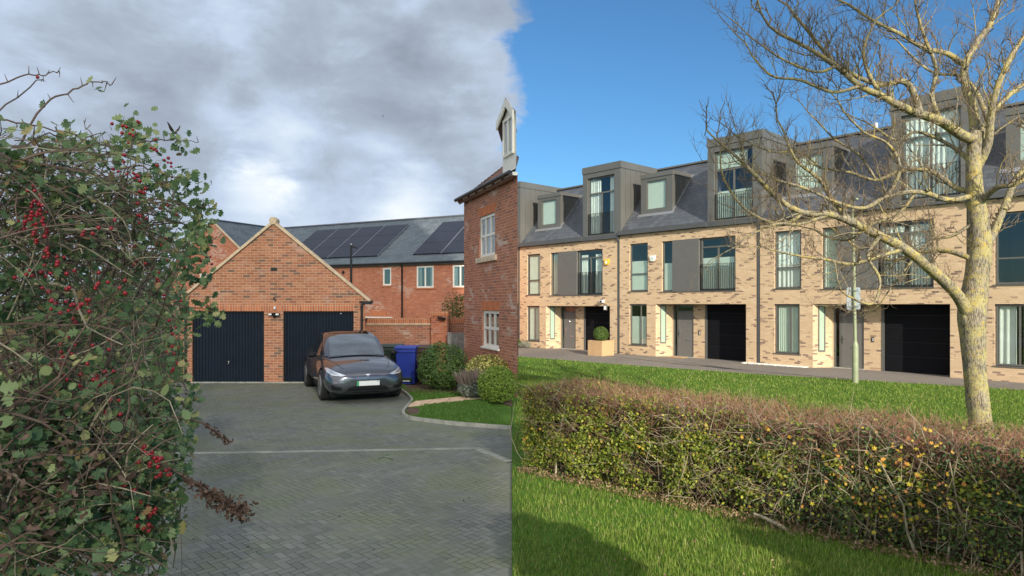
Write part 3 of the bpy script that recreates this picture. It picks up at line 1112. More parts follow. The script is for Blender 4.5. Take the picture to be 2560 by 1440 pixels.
    q.quad((a, .3, lo), (b_, .3, lo), (b_, 2.4, lo), (a, 2.4, lo))
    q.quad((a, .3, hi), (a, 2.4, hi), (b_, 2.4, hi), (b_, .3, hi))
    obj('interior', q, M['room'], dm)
    window(dm, 5.12, 6.84, 5.85, 8.72, .05, vb=((5.98, 5.9, 7.90),), hb=(7.93,), fw=.07, cloth=cfg['d'])
    railing(dm, 5.13, 6.83, 5.88, 6.93, -.01, 17)
    if half:
        return o
    # small dormer, set back up the slope
    d = MB()
    x0, x1, yf, z0, z1 = .74, 2.52, .70, rz(.70) - .04, 8.48
    wall_open(d, x0, x1, z0, z1 - .2, [(x0 + .32, x1 - .34, z0 + .22, z1 - .34)], y=yf, rev=.07)
    ye = (z1 - 5.8) / SL + .1
    d.poly([(x0, yf, z0), (x0, yf, z1 - .2), (x0, ye, z1 - .2)])
    d.poly([(x1, ye, z1 - .2), (x1, yf, z1 - .2), (x1, yf, z0)])
    seams(d, x1, 1, yf + .28, ye, lambda y_: (rz(y_), z1 - .2), .36)
    ds = obj('dormer', d, M['zinc'], o)
    q = MB()
    q.box(x0 - .025, x1 + .025, yf - .03, ye + .05, z1 - .195, z1)
    obj('fascia', q, M['zinc'], ds)
    window(ds, x0 + .32, x1 - .34, z0 + .22, z1 - .34, yf + .02, fw=.045, cloth=[(cfg.get('sk', 'flat'), x0 + .33, x1 - .35, z0 + .23, z1 - .35)])
    # lead flashing round its foot
    q = MB()
    q.prism([(x0 - .15, yf - .12, rz(yf - .12) + .012), (x1 + .12, yf - .12, rz(yf - .12) + .012), (x1 + .12, yf, rz(yf) + .012), (x0 - .15, yf, rz(yf) + .012)], (0, .008, -.008))
    q.prism([(x1 + .002, yf, rz(yf) + .01), (x1 + .07, yf, rz(yf) + .01), (x1 + .07, ye - .1, rz(ye - .1) + .01), (x1 + .002, ye - .1, rz(ye - .1) + .01)], (0, .006, -.006))
    obj('flashing', q, M['alu'], rf)
    return o


E1 = [('c', .68, 1.12, .42, 2.25), ('c', 1.3, 1.56, .42, 2.25)]
curt = [('c', 5.2, 5.55, 5.9, 8.66), ('c', 6.45, 6.8, 5.9, 8.66)]
houses = [
    (-1, -14.30, -.10, 'buff brick town house at the far left end, mostly hidden by the red house',
     dict(g=[], a=[], s=[], f=[], d=curt, flue=False, last=9, x0=2.2)),
    (0, -7.15, -.10, 'buff brick town house with a yellow alarm box and a planter before it',
     dict(g=[('slats', .68, 1.52, .42, 2.25)], a=[('slats', .68, 1.6, 2.95, 5.1)], s=[('slats', 2.55, 3.0, 2.9, 5.1)],
          f=[('c', 4.5, 5.0, 2.93, 4.9), ('c', 5.5, 5.9, 2.93, 4.9)], d=curt + [('c', 5.55, 5.85, 5.9, 8.6)], mark=True, last=9)),
    (1, 0.0, 0.0, 'buff brick town house with a white alarm box and frosted lower panes',
     dict(g=[('flat', .66, 1.54, .42, 1.72)], a=[('flat', .66, 1.6, 2.95, 4.32)], s=[('flat', 2.5, 3.0, 2.9, 4.15)],
          f=[('flat', 4.48, 6.0, 2.93, 4.28)], d=[('flat', 5.2, 6.55, 8.0, 8.66), ('flat', 5.2, 6.78, 5.9, 7.05)], last=9)),
    (2, 7.15, 0.0, 'buff brick town house with long pale curtains, behind the green lamp post',
     dict(g=[('slats', .68, 1.54, .42, 2.25)], a=[('c', .66, 1.2, 2.95, 5.1), ('c', 1.2, 1.6, 2.95, 5.1)], s=[('slats', 2.5, 3.0, 2.9, 5.1)],
          f=[('c', 4.48, 5.15, 2.93, 5.0), ('c', 5.3, 5.95, 2.93, 5.0)], d=[('c', 5.18, 6.5, 5.9, 8.66), ('c', 6.5, 6.8, 5.9, 8.66)], sk='slats', last=9)),
    (3, 14.30, 0.0, 'buff brick town house at the right edge, right of the tree trunk',
     dict(g=E1, a=[], s=[], f=[], d=curt, last=3)),
]
for h in houses:
    town_house(*h)

# things fixed on the terrace: alarm boxes, cameras
def alarm(s_, z, mat, label, fr=None):
    t = thing('alarm_box', label, 'alarm box', tl(s_, -.002, z), TRZ, 'alarm boxes on the terrace')
    q = MB()
    pr = [(-.15, .13), (.15, .13), (.15, -.02), (.08, -.14), (-.08, -.14), (-.15, -.02)]
    q.prism([(x, 0, zz) for x, zz in pr], (0, -.08, 0))
    obj('case', q, mat, t, bevel=.012)
    q = MB()
    q.box(-.06, .06, -.088, -.081, -.08, .06)
    obj('badge', q, M['white_p'] if mat is not M['white_p'] else M['blind'], t)
    return t


alarm(-.77, 4.36, M['yellow_p'], 'yellow alarm box high on the first buff house')
alarm(1.96, 4.40, M['white_p'], 'white shield shaped alarm box between the upper windows')
t = thing('security_camera', 'small white security camera above the open porch beside the downpipe', 'camera', tl(-1.0, -.002, 2.42), TRZ)
q = MB(); q.box(-.11, .09, -.20, -.03, -.05, .07); obj('housing', q, M['white_p'], t, bevel=.01)
q = MB(); q.box(-.03, .03, -.03, 0, -.03, .03); obj('bracket', q, M['white_p'], t)
q = MB(); q.box(-.07, .05, -.206, -.201, -.035, .05); obj('lens', q, M['black'], t)
t = thing('floodlight', 'grey floodlight on the porch edge below the white camera', 'floodlight', tl(-.80, -.002, 2.12), TRZ)
q = MB(); q.box(-.09, .09, -.13, -.06, -.13, .12); obj('housing', q, M['frame_g'], t, bevel=.01)
q = MB(); q.box(-.03, .03, -.06, .0, -.02, .02); obj('bracket', q, M['frame_g'], t)
q = MB(); q.box(-.07, .07, -.136, -.131, -.1, .09); obj('glass_front', q, M['white_p'], t)

# planter with clipped bush
pl = thing('planter', 'square tan planter box in front of the first buff house', 'planter', tl(-.02, -1.35, -.1), TRZ)
q = MB()
for (a, b_, c_, d_) in ((-.43, .43, -.43, -.38), (-.43, .43, .38, .43), (-.43, -.38, -.38, .38), (.38, .43, -.38, .38)):
    q.box(a, b_, c_, d_, 0, .70)
obj('box', q, M['planter'], pl)
q = MB(); q.box(-.378, .378, -.378, .378, .05, .64); obj('soil', q, M['soil'], pl)


def leafball(name, label, cat, c_, rad, mat, n_, size, seed, group=None, lump=.18, up=.3, tmpl=None, stems=True):
    """shrub: leaves through a lumpy volume, short stems inside"""
    rng = np.random.default_rng(seed)
    rad = np.array(rad)
    d_ = rng.normal(size=(n_, 3))
    d_ /= np.linalg.norm(d_, axis=1)[:, None]
    rr = 1 - 0.42 * rng.random(n_) ** 2.2
    lum = np.array([mnoise.noise(Vector(x) * 2.3 + Vector((seed, 0, 0))) + .5 * mnoise.noise(Vector(x) * 5.5 + Vector((0, seed, 0))) for x in d_])
    P = d_ * (rr * (1 + lump * lum))[:, None] * rad
    zc = rad[2]
    P[:, 2] += zc
    keep = P[:, 2] > 0.02
    P, dd = P[keep], d_[keep]
    nn = len(P)
    rot = rotmats(rng, nn, dd + rng.normal(size=(nn, 3)) * .7 + np.array([0, 0, up]))
    T, F = tmpl if tmpl else LEAF
    V, FF = scatter(T, F, P, rot, size * rng.uniform(.7, 1.3, nn))
    o = thing(name, label, cat, c_, 0, group)
    fast_mesh('foliage', V, FF, mat, o)
    q_ = MB()
    rr_ = random.Random(seed)
    for _ in range(26):
        e = Vector((rr_.uniform(-1, 1) * rad[0] * .8, rr_.uniform(-1, 1) * rad[1] * .8, rr_.uniform(.6, 1.7) * zc))
        q_.tube([(rr_.uniform(-.1, .1) * rad[0], rr_.uniform(-.1, .1) * rad[1], 0), (e.x * .5, e.y * .5, e.z * .45), e], [.016, .010, .004], 4)
    obj('stems', q_, M['thorn'], o)
    return o


LEAF = (np.array([(-.5, 0, .08), (0, -.32, 0), (.5, 0, .08), (0, .32, 0)]) , np.array([(0, 1, 2, 3)]))
leafball('topiary_bush', 'round clipped green bush growing in the tan planter', 'bush', tl(-.02, -1.35, .52), (.36, .36, .36), M['box_leaf'], 5200, .045, 5, lump=.05)
# plants at the far end of the facade
leafball('green_plant', 'low bright green plant at the far left foot of the terrace', 'plant', tl(-7.0, -.55, -.1), (.45, .3, .24), M['shrub_g'], 900, .07, 8)
leafball('grey_plant', 'low silvery plant next to the green one at the foot of the terrace', 'plant', tl(-6.25, -.45, -.1), (.36, .3, .17), M['lav'], 800, .05, 9)
# pavement before the terrace, gravel margins
pav = [tuple(tl(-30, -.0).xy), tuple(tl(30, .0).xy), tuple(tl(30, -9).xy)]
sheet('pavement', [tuple(tl(-24, 0.7).xy), tuple(tl(34, .7).xy), (33.5, -1.0), (32, 3.5)] + [(x - .01, y - .3) for x, y in edge_r[1:]] + [(-6, 34)], -0.10, M['paver_r'], 0.03)


def pebbles(name, label, s0, s1, d0, d1, n_, seed):
    rng = np.random.default_rng(seed)
    bm = bmesh.new(); bmesh.ops.create_icosphere(bm, subdivisions=1, radius=1)
    T = np.array([v.co[:] for v in bm.verts]); F = np.array([[v.index for v in f.verts] for f in bm.faces]); bm.free()
    P = np.array([tuple(tl(rng.uniform(s0, s1), -rng.uniform(d0, d1) * rng.random() ** .5, -.09)) for _ in range(n_)])
    V, FF = scatter(T, F, P, rotmats(rng, n_), rng.uniform(.015, .04, (n_, 1)) * np.array([[1, .8, .6]]))
    o = fast_mesh(name, V, FF, M['gravel'])
    tag(o, label, 'gravel', kind='stuff')


pebbles('gravel', 'strip of white gravel at the foot of the wall between the two right garages', 6.5, 9.1, .02, .42, 1500, 3)
# door mat, slot drain
q = MB(); q.box(2.7, 3.5, -.02, .45, -.098, -.075)
t = obj('door_mat', q, M['mat']); t.location = TP; t.rotation_euler = (0, 0, TRZ)
tag(t, 'tan coir mat on the step of the middle town house', 'door mat')
strip('slot_drain', [tuple(tl(-.4, -1.2).xy), tuple(tl(5.6, -2.6).xy), tuple(tl(12, -3.0).xy)], .07, -.1, -.094, M['iron'])

# lamp post and sign
lp = gnd(2138, 960, 0.0)
t = thing('lamp_post', 'pale green street lamp post standing in the grass before the terrace', 'lamp post', lp)
q = MB()
lean = Vector((-.012, 0, 1))
q.lathe((0, 0, 0), [(.085, -.1), (.085, 1.05), (.08, 1.12), (.055, 1.2), (.048, 1.22)], 16)
obj('base', q, M['post'], t, autosm=30)
q = MB()
q.tube([(0, 0, 1.2), (-.03, 0, 3.0), (-.075, 0, 5.2)], [.046, .042, .036], 12)
obj('pole', q, M['post'], t, autosm=40)
q = MB()
q.tube([(-.075, 0, 5.2), (-.08, 0, 5.27)], [.045, .04], 10)
q.box(-.11, -.04, -.26, .06, 5.26, 5.31)
obj('lamp_head', q, M['post'], t, bevel=.02)
q = MB(); q.box(.0, .09, -.02, .02, .3, .9)
ts = thing('sign', 'back of a grey road sign clamped to the pale green lamp post', 'sign', at(2134, 747, lp.y + .07), R(12))
q = MB()
hw, hh, rc = .225, .33, .05
pts = []
for cx, cz, a0 in ((hw - rc, hh - rc, 0), (-hw + rc, hh - rc, 90), (-hw + rc, -hh + rc, 180), (hw - rc, -hh + rc, 270)):
    for a in range(0, 91, 30):
        pts.append((cx + rc * math.cos(R(a0 + a)), 0, cz + rc * math.sin(R(a0 + a))))
q.prism(pts, (0, .012, 0))
obj('plate', q, M['sign'], ts)
for z in (.24, -.22):
    q = MB(); q.box(-.15, .15, -.025, -.001, z - .02, z + .02)
    q.box(-.06, .06, -.15, -.026, z - .017, z + .017)
    obj('clamp', q, M['steel'], ts)
# ================================================================ double garage
GY = 19.1
gs = GY / K


def gx(px):
    return (px - 1280) * gs


def gz(py):
    return EYE + (HZ - py) * gs


def gable_wall(mb, pts_top, ops, x0, x1, z0, y=0.0, rev=.1):
    """gabled front wall: rectangular lower part with openings up to z of the eaves, triangle above"""
    ze, xa, za = pts_top
    wall_open(mb, x0, x1, z0, ze, ops, y=y, rev=rev)
    mb.poly([(x0, y, ze), (x1, y, ze), (xa, y, za)])


gxc = gx(684)
garage = thing('double_garage', 'red brick double garage with two navy doors under a wide gable', 'garage', (gxc, GY, 0))
X0, X1 = gx(458) - gxc, gx(913) - gxc
ZE = 2.44
ZA = 4.62
d1 = (gx(480) - gxc, gx(660) - gxc)
d2 = (gx(708) - gxc, gx(884) - gxc)
mb = MB()
gable_wall(mb, (ZE, 0, ZA), [(d1[0], d1[1], -.02, 2.09), (d2[0], d2[1], -.02, 2.09)], X0, X1, -.02, rev=.14)
SK = -6 * .232                                          # the plot is skew: the side walls lean to the left
mb.quad((X1, 0, -.02), (X1 + SK, 6, -.02), (X1 + SK, 6, ZE), (X1, 0, ZE))
mb.quad((X0 + SK, 6, -.02), (X0, 0, -.02), (X0, 0, ZE), (X0 + SK, 6, ZE))
mb.quad((X1 + SK, 6, -.02), (X0 + SK, 6, -.02), (X0 + SK, 6, ZE), (X1 + SK, 6, ZE))
mb.poly([(X1 + SK, 6, ZE), (X0 + SK, 6, ZE), (SK, 6, ZA)])
obj('wall', mb, M['red_brick'], garage)
q = MB()
q.box(gx(470) - gxc, gx(884) - gxc + .02, -.006, .1, 2.092, 2.315)
obj('soldier_course', q, M['soldier'], garage)
q = MB()
q.box(X0, X1, -.03, .02, -.01, .035)
obj('plinth', q, M['kerb'], garage)
for a, b_ in (d1, d2):
    mb = MB()
    n_ = 46
    V, F = [], []
    wdt = (b_ - a - .04) / n_
    x = a + .02
    for i in range(n_ + 1):
        yy = .075 + (.012 if i % 2 else 0)
        for xx in ((x - wdt * .18, x + wdt * .18) if 0 < i < n_ else (x,)):
            V += [(xx, yy, .035), (xx, yy, 2.05)]
        x += wdt
    V2, F2 = [], []
    for i in range(len(V) // 2 - 1):
        F2.append((2 * i, 2 * i + 2, 2 * i + 3, 2 * i + 1))
    mb.add(V, F2)
    gd = obj('garage_door', mb, M['garage_b'], garage)
    q = MB()
    q.box(a, a + .022, .05, .12, 0, 2.07)
    q.box(b_ - .022, b_, .05, .12, 0, 2.07)
    q.box(a + .022, b_ - .022, .052, .12, 2.045, 2.089)
    obj('door_frame', q, M['black'], gd)
    q = MB()
    hx = (a + b_) / 2
    q.lathe((hx, .07, .62), [(.012, -.02), (.022, -.024), (.022, -.03), (.012, -.03)], 10, 'Y')
    q.box(hx - .007, hx + .007, .035, .05, .545, .625)
    obj('handle', q, M['steel'], gd)
q = MB(); q.ball((gx(851) - gxc, .06, gz(784)), .018, 2)
obj('sensor', q, M['white_p'], garage)
# verge: stone coping rising to the ridge
mb = MB()
ux, uz = (X1 + .16), ZE - .06
sl_ = (ZA + .06 - uz) / ux
for sg in (1, -1):
    P = [(0, -.05, ZA + .02), (sg * ux, -.05, uz - .05), (sg * ux, -.05, uz + .045), (0, -.05, ZA + .125)]
    if sg < 0:
        P = [(gx(468) * 0 + (p[0] if p[0] == 0 else -(abs(X0) + .16)), p[1], p[2]) for p in P]
        P.reverse()
    mb.prism(P, (0, .16, 0))
obj('coping', mb, M['stone'], garage, bevel=.008)
q = MB()
q.tube([(0, -.07, ZA + .10), (0, .2, ZA + .10)], .11, 14)
obj('ridge_end', q, M['stone'], garage, autosm=40)
q = MB()
for sg, xe in ((1, X1 + .22), (-1, X0 - .22)):
    ze = uz + .01
    P = [(0, .10, ZA + .11), (xe, .10, ze + .0), (xe + SK, 6.1, ze + .0), (SK, 6.1, ZA + .11)]
    if sg > 0:
        q.prism(P, (0, 0, -.05))
    else:
        q.prism(P[::-1], (0, 0, -.05))
obj('roof', q, M['tile'], garage)
# projecting tile courses at the wall head, gutters and pipes
for sg, xe in ((1, X1), (-1, X0)):
    q = MB()
    q.box(min(xe - sg * .16, xe + sg * .24), max(xe - sg * .16, xe + sg * .24), -.06, -.002, ZE - .10, ZE - .055)
    q.box(min(xe - sg * .10, xe + sg * .17), max(xe - sg * .10, xe + sg * .17), -.05, -.004, ZE - .15, ZE - .102)
    obj('kneeler', q, M['iron'], garage)
    q = MB()
    xm = xe - sg * .09
    q.tube([(xm, -.05, ZE - .15), (xm, -.05, .12), (xm, -.12, .06)], .034, 10)
    for z in (.6, 1.5, 2.2):
        q.lathe((xm, -.05, z), [(.044, -.025), (.044, .025)], 10)
    obj('downpipe', q, M['iron'], garage, autosm=40)
    q = MB()
    q.tube([(xe + sg * .17, -.02, ZE - .09), (xe + sg * .17 + SK, 6.0, ZE - .09)], .055, 8)
    obj('gutter', q, M['iron'], garage, autosm=40)
q = MB()
q.box(gx(678) - gxc, gx(693) - gxc, -.06, -.001, gz(676), gz(669))
obj('vent_hood', q, M['iron'], garage, bevel=.01)
# fixed to the pier between the doors
t = thing('security_light', 'twin headed black security light on the pier between the navy garage doors', 'light', (gx(688), GY - .01, gz(786)))
q = MB(); q.box(-.05, .05, -.05, .0, -.05, .05); q.ball((0, -.06, -.055), .045, 2); obj('body', q, M['black'], t)
for sg in (-1, 1):
    q = MB(); q.box(min(sg * .05, sg * .16), max(sg * .05, sg * .16), -.12, -.04, -.03, .04)
    hd = obj('lamp_housing', q, M['black'], t, bevel=.01)
    q = MB(); q.box(min(sg * .06, sg * .15), max(sg * .06, sg * .15), -.127, -.121, -.02, .03)
    obj('lamp_lens', q, M['white_p'], hd)
t = thing('security_camera', 'tiny white dome camera just above the security light on the garage', 'camera', (gx(688), GY - .01, gz(771)))
q = MB(); q.ball((0, -.04, 0), .035, 2); obj('lens_ball', q, M['white_p'], t, smooth=True)
q = MB(); q.tube([(0, 0, .05), (0, -.04, .02)], .02, 8); obj('bracket', q, M['white_p'], t)
t = thing('wall_bracket', 'small rusty bracket sticking out of the brick above the dome camera', 'bracket', (gx(688), GY - .01, gz(749)))
q = MB(); q.tube([(-.03, 0, .04), (0, -.06, .0), (.05, -.07, -.035)], .012, 6); obj('arm', q, M['iron'], t)
q = MB(); q.box(-.05, -.01, -.01, 0, .01, .07); obj('plate', q, M['iron'], t)

# ================================================================ long brick house behind
A0, DM, PM = Vector((-3.95, 36, 0)), Vector((.894, -.447, 0)), Vector((.447, .894, 0))
bh = thing('brick_house', 'long red brick house with a grey slate roof and solar panels behind the garage', 'house', A0, math.atan2(DM.y, DM.x))
SLB = (7.7 - 4.62) / 4.5
xa, xb = -21.4, 2.6
mb = MB()
ops = [(-3.9, -3.3, 3.36, 4.38), (-1.56, -.42, 3.2, 4.42), (.80, 1.75, 3.2, 4.42), (-5.2, -3.2, -.1, 1.52)]
wall_open(mb, xa, xb, -.2, 4.62, ops, rev=.09)
mb.quad((xb, 0, -.2), (xb, 9, -.2), (xb, 9, 4.62), (xb, 0, 4.62))
mb.quad((xa, 9, -.2), (xa, 0, -.2), (xa, 0, 4.62), (xa, 9, 4.62))
mb.quad((xb, 9, -.2), (xa, 9, -.2), (xa, 9, 4.62), (xb, 9, 4.62))
mb.poly([(xb, 0, 4.62), (xb, 9, 4.62), (xb, 4.5, 7.62)])
mb.poly([(xa, 9, 4.62), (xa, 0, 4.62), (xa, 4.5, 7.62)])
# gabled cross wing on the left
ga, gb, gc, gyy = -21.4, -13.0, -17.2, -.72
zg = 4.62 + .74 * 4.2
wo = [(-18.45, -17.35, 3.45, 4.32)]
wall_open(mb, ga, gb, -.2, 4.62, wo, y=gyy, rev=.09)
mb.poly([(ga, gyy, 4.62), (gb, gyy, 4.62), (gc, gyy, zg)])
mb.quad((gb, gyy, -.2), (gb, 0, -.2), (gb, 0, 4.62), (gb, gyy, 4.62))
obj('wall', mb, M['red_brick_b'], bh)
# roofs
q = MB()


def rb(y_):
    return 4.66 + SLB * y_


q.prism([(xa, -.18, rb(-.18)), (xb + .1, -.18, rb(-.18)), (xb + .1, 4.5, rb(4.5)), (xa, 4.5, rb(4.5))], (0, .04, -.06))
q.prism([(xa, 4.5, rb(4.5)), (xb + .1, 4.5, rb(4.5)), (xb + .1, 9.18, rb(-.18)), (xa, 9.18, rb(-.18))], (0, -.04, -.06))
q.prism([(gc, gyy - .06, zg + .08), (gc, 5, zg + .08), (gb + .2, 5, 4.62 - .07), (gb + .2, gyy - .06, 4.62 - .07)][::-1], (-.03, 0, -.05))
q.prism([(gc, gyy - .06, zg + .08), (gc, 5, zg + .08), (ga - .2, 5, 4.62 - .07), (ga - .2, gyy - .06, 4.62 - .07)], (.03, 0, -.05))
rf = obj('roof', q, M['slate_l'], bh)
q = MB()
q.tube([(gc, gyy - .1, zg + .09), (gc, 4.4, zg + .09)], .08, 8)
q.tube([(-16.5, 4.5, rb(4.5) + .02), (xb + .1, 4.5, rb(4.5) + .02)], .08, 8)
obj('ridge', q, M['slate'], rf, autosm=40)
q = MB()
for sg, xe in ((1, gb + .2), (-1, ga - .2)):
    P = [(gc, gyy - .09, zg - .0), (xe, gyy - .09, 4.62 - .17), (xe, gyy - .09, 4.62 - .06), (gc, gyy - .09, zg + .11)]
    if sg < 0:
        P.reverse()
    q.prism(P, (0, .08, 0))
obj('verge', q, M['stone'], bh)
q = MB()
q.tube([(gb - .1, -.22, 4.60), (xb + .1, -.22, 4.60)], .06, 8)
obj('gutter', q, M['iron'], bh, autosm=40)
q = MB()
q.tube([(-2.5, -.2, 4.58), (-2.5, -.06, 4.4), (-2.5, -.06, 0)], .045, 8)
obj('downpipe', q, M['iron'], bh, autosm=40)
q = MB(); q.lathe((-6.8, -.01, 4.18), [(.07, -.04), (.10, -.02), (.10, .0)], 12, 'Y'); obj('vent', q, M['iron'], bh)
q = MB(); q.box(-5.25, -3.2, -.05, .08, 1.44, 1.56); obj('canopy', q, M['white'], bh)
q = MB(); q.box(-5.2, -3.2, .05, .08, -.1, 1.43); obj('patio_door', q, M['curtain'], bh)
q = MB(); q.box(-4.8, -3.6, -.004, .05, 1.66, 1.9); obj('soldier_course', q, M['soldier_b'], bh)
for (a, b_, lo, hi), vb_, y_ in ((ops[0], (), 0), (ops[1], (-.99,), 0), (ops[2], (1.28,), 0), (wo[0], (-17.9,), gyy)):
    wd = window(bh, a + .005, b_ - .005, lo + .005, hi - .005, y_ + .02, vb=vb_, fw=.085, mat=M['white'], glass=M['glass_l'],
                cloth=([] if not vb_ or y_ else [('c', a + .08, a + .28, lo + .1, hi - .1), ('c', b_ - .28, b_ - .08, lo + .1, hi - .1)]))
    q = MB(); q.box(a - .06, b_ + .06, y_ - .05, y_ + .02, lo - .07, lo - .001)
    obj('sill', q, M['soldier_b'], bh)
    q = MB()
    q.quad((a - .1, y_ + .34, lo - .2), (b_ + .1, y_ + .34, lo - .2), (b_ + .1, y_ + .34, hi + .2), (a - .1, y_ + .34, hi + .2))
    obj('interior', q, M['room'], wd)  # dark sheet standing in for the unlit room
# solar panels, three rows to a column
cw = 1.93
for col0, ncol in ((-12.45, 4), (-2.25, 3)):
    for i in range(ncol):
        for j in range(3):
            x0, x1 = col0 + i * cw + .03, col0 + (i + 1) * cw - .03
            y0, y1 = .58 + j * 1.07, .58 + (j + 1) * 1.07 - .015
            if x1 > xb:
                continue
            q = MB()
            q.prism([(x0, y0, rb(y0) + .10), (x1, y0, rb(y0) + .10), (x1, y1, rb(y1) + .10), (x0, y1, rb(y1) + .10)], (0, .02, -.035))
            sp_ = obj('solar_panel', q, M['solar'], bh)
            for (a, b_, c_, d_) in ((x0 - .018, x0 - .001, y0, y1), (x1 + .001, x1 + .018, y0, y1)):
                q = MB()
                q.prism([(a, c_, rb(c_) + .105), (b_, c_, rb(c_) + .105), (b_, d_, rb(d_) + .105), (a, d_, rb(d_) + .105)], (0, .02, -.04))
                obj('rail', q, M['alu'], sp_)

# ================================================================ garden wall
WY = 22.0
ws = WY / K


def wx(px):
    return (px - 1280) * ws


def wz(py):
    return EYE + (HZ - py) * ws


gw = thing('garden_wall', 'red brick garden wall with pale frosted bricks beside the garage', 'wall', (wx(1000), WY, 0))
ox = wx(1000)
q = MB(); q.box(wx(880) - ox, wx(1078) - ox, 0, .22, -.1, wz(808)); q.box(wx(1122) - ox, wx(1200) - ox, .02, .22, -.1, wz(808))
obj('wall', q, M['garden_brick'], gw)
q = MB(); q.box(wx(880) - ox, wx(1078) - ox, -.02, .24, wz(808), wz(795)); q.box(wx(1122) - ox, wx(1200) - ox, -.0, .24, wz(808), wz(795))
obj('coping', q, M['soldier'], gw)
q = MB(); q.box(wx(880) - ox, wx(1078) - ox, -.032, .25, wz(812), wz(808))
obj('tile_creasing', q, M['stone'], gw)
q = MB(); q.box(wx(1079) - ox, wx(1119) - ox, -.18, .30, -.1, wz(789))
pr = obj('pier', q, M['red_brick_b'], gw)
q = MB(); q.box(wx(1073) - ox, wx(1122) - ox, -.21, .33, wz(789), wz(778.5))
obj('pier_cap', q, M['soldier'], pr)
q = MB(); q.box(wx(1119.5) - ox, wx(1122.5) - ox, -.19, .0, -.1, wz(790)); obj('post', q, M['twig_r'], gw)
t = thing('floodlight', 'black floodlight fixed on the brick pier of the garden wall', 'floodlight', (wx(1105), WY - .19, wz(793)))
q = MB(); q.prism([(-.11, -.22, -.03), (.16, -.22, -.07), (.16, -.22, -.02), (-.11, -.22, .02)], (0, .22, .01)); obj('housing', q, M['black'], t, bevel=.01)
q = MB(); q.box(-.03, .03, -.03, .0, -.05, .02); obj('bracket', q, M['black'], t)
q = MB(); q.quad((-.1, -.21, -.035), (-.1, -.02, -.035), (.15, -.02, -.075), (.15, -.21, -.075)); obj('lens', q, M['white_p'], t)
fence = thing('board_fence', 'short weathered grey board fence between the garden wall and the red house', 'fence', (wx(1122), WY - .45, 0))
for i in range(8):
    q = MB()
    q.box(i * .115, i * .115 + .11, 0 + .008 * (i % 2), .022 + .008 * (i % 2), 0, wz(830) + (-.012 if i % 3 else .01))
    obj('board', q, M['wood_grey'], fence)
for z in (.2, .9):
    q = MB(); q.box(0, .92, .035, .075, z, z + .08); obj('rail', q, M['wood_grey'], fence)

# street lamp behind the garage
lx, ly = at(878, 700, 26).x, 26
t = thing('street_lamp', 'black street lamp rising behind the right slope of the garage gable', 'street lamp', (lx, ly, -.1))
q = MB(); q.tube([(0, 0, 0), (0, 0, 2.0), (0, 0, at(0, 616, 26).z + .1)], [.075, .055, .042], 12); obj('pole', q, M['iron'], t, autosm=40)
zt = at(0, 616, 26).z + .1
q = MB(); q.prism([(.0, -.07, zt - .02), (.26, -.07, zt - .10), (.26, -.07, zt - .04), (.06, -.07, zt + .05), (0, -.07, zt + .05)], (0, .14, 0)); obj('lamp_head', q, M['iron'], t, bevel=.015)
q = MB(); q.ball((0, 0, zt + .08), (.045, .045, .035), 2); obj('photocell', q, M['steel'], t, smooth=True)

# ================================================================ red house on the right of the paving
HP, DH = Vector((-.6, 17.8, 0)), Vector((.363, -.932, 0))
rh = thing('brick_house', 'tall red brick house with cream windows, brown tiles and a white gabled dormer', 'house', HP, math.atan2(DH.y, DH.x))
hx0, hx1 = -2.38, 2.03                                  # along the front
EZ = 5.50


def hl(x, y):                                           # world point of the house plan
    return HP + DH * x + Vector((.932, .363, 0)) * y


def to_h(p):
    v_ = p - HP
    return (v_.dot(DH), v_.dot(Vector((.932, .363, 0))))


F2 = hl(hx1, 0)
G1 = to_h(Vector((F2.x / F2.y * 21.2, 21.2, 0)))        # rear corner of the tall part
q0 = hl(hx0, 0)
G0 = to_h(q0 + Vector((.932, .363, 0)) * 1.55)
mb = MB()
w1 = (-.90, .40, 3.60, 4.75)
w2 = (-.62, .72, 1.12, 2.12)
wall_open(mb, hx0, hx1, -.1, EZ, [w1, w2], rev=.09)
for a, b_ in (((hx1, 0), G1), (G1, G0), (G0, (hx0, 0))):
    mb.quad((a[0], a[1], -.1), (b_[0], b_[1], -.1), (b_[0], b_[1], EZ), (a[0], a[1], EZ))
obj('wall', mb, M['red_brick_c'], rh)
for (a, b_, lo, hi) in (w1, w2):
    q = MB(); P = [(a - .02, -.004, hi + .004), (b_ + .02, -.004, hi + .004), (b_ + .14, -.004, hi + .25), (a - .14, -.004, hi + .25)]
    q.prism(P, (0, .05, 0)); obj('arch', q, M['soldier_b'], rh)
    wd = window(rh, a + .01, b_ - .01, lo + .01, hi - .005, .03, vb=((a + b_) / 2 - .2, (a + b_) / 2 + .22), hb=((lo + hi) / 2 + .02,), fw=.075, mat=M['white'], glass=M['glass_l'],
                cloth=[('c', a + .1, b_ - .1, lo + .08, hi - .1)], th=.07)
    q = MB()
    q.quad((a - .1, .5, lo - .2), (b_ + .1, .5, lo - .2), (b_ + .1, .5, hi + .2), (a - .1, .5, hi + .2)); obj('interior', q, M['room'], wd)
q = MB(); q.box(w1[0] - .18, w1[1] + .16, -.06, .05, w1[2] - .14, w1[2] + .004); obj('sill', q, M['sill_stone'], rh, bevel=.006)
q = MB(); q.box(w2[0] - .04, w2[1] + .04, -.05, .05, w2[2] - .05, w2[2] + .004); obj('sill', q, M['white'], rh, bevel=.006)
# roof
SR = .80


def rr(y_):
    return EZ + .04 + SR * y_


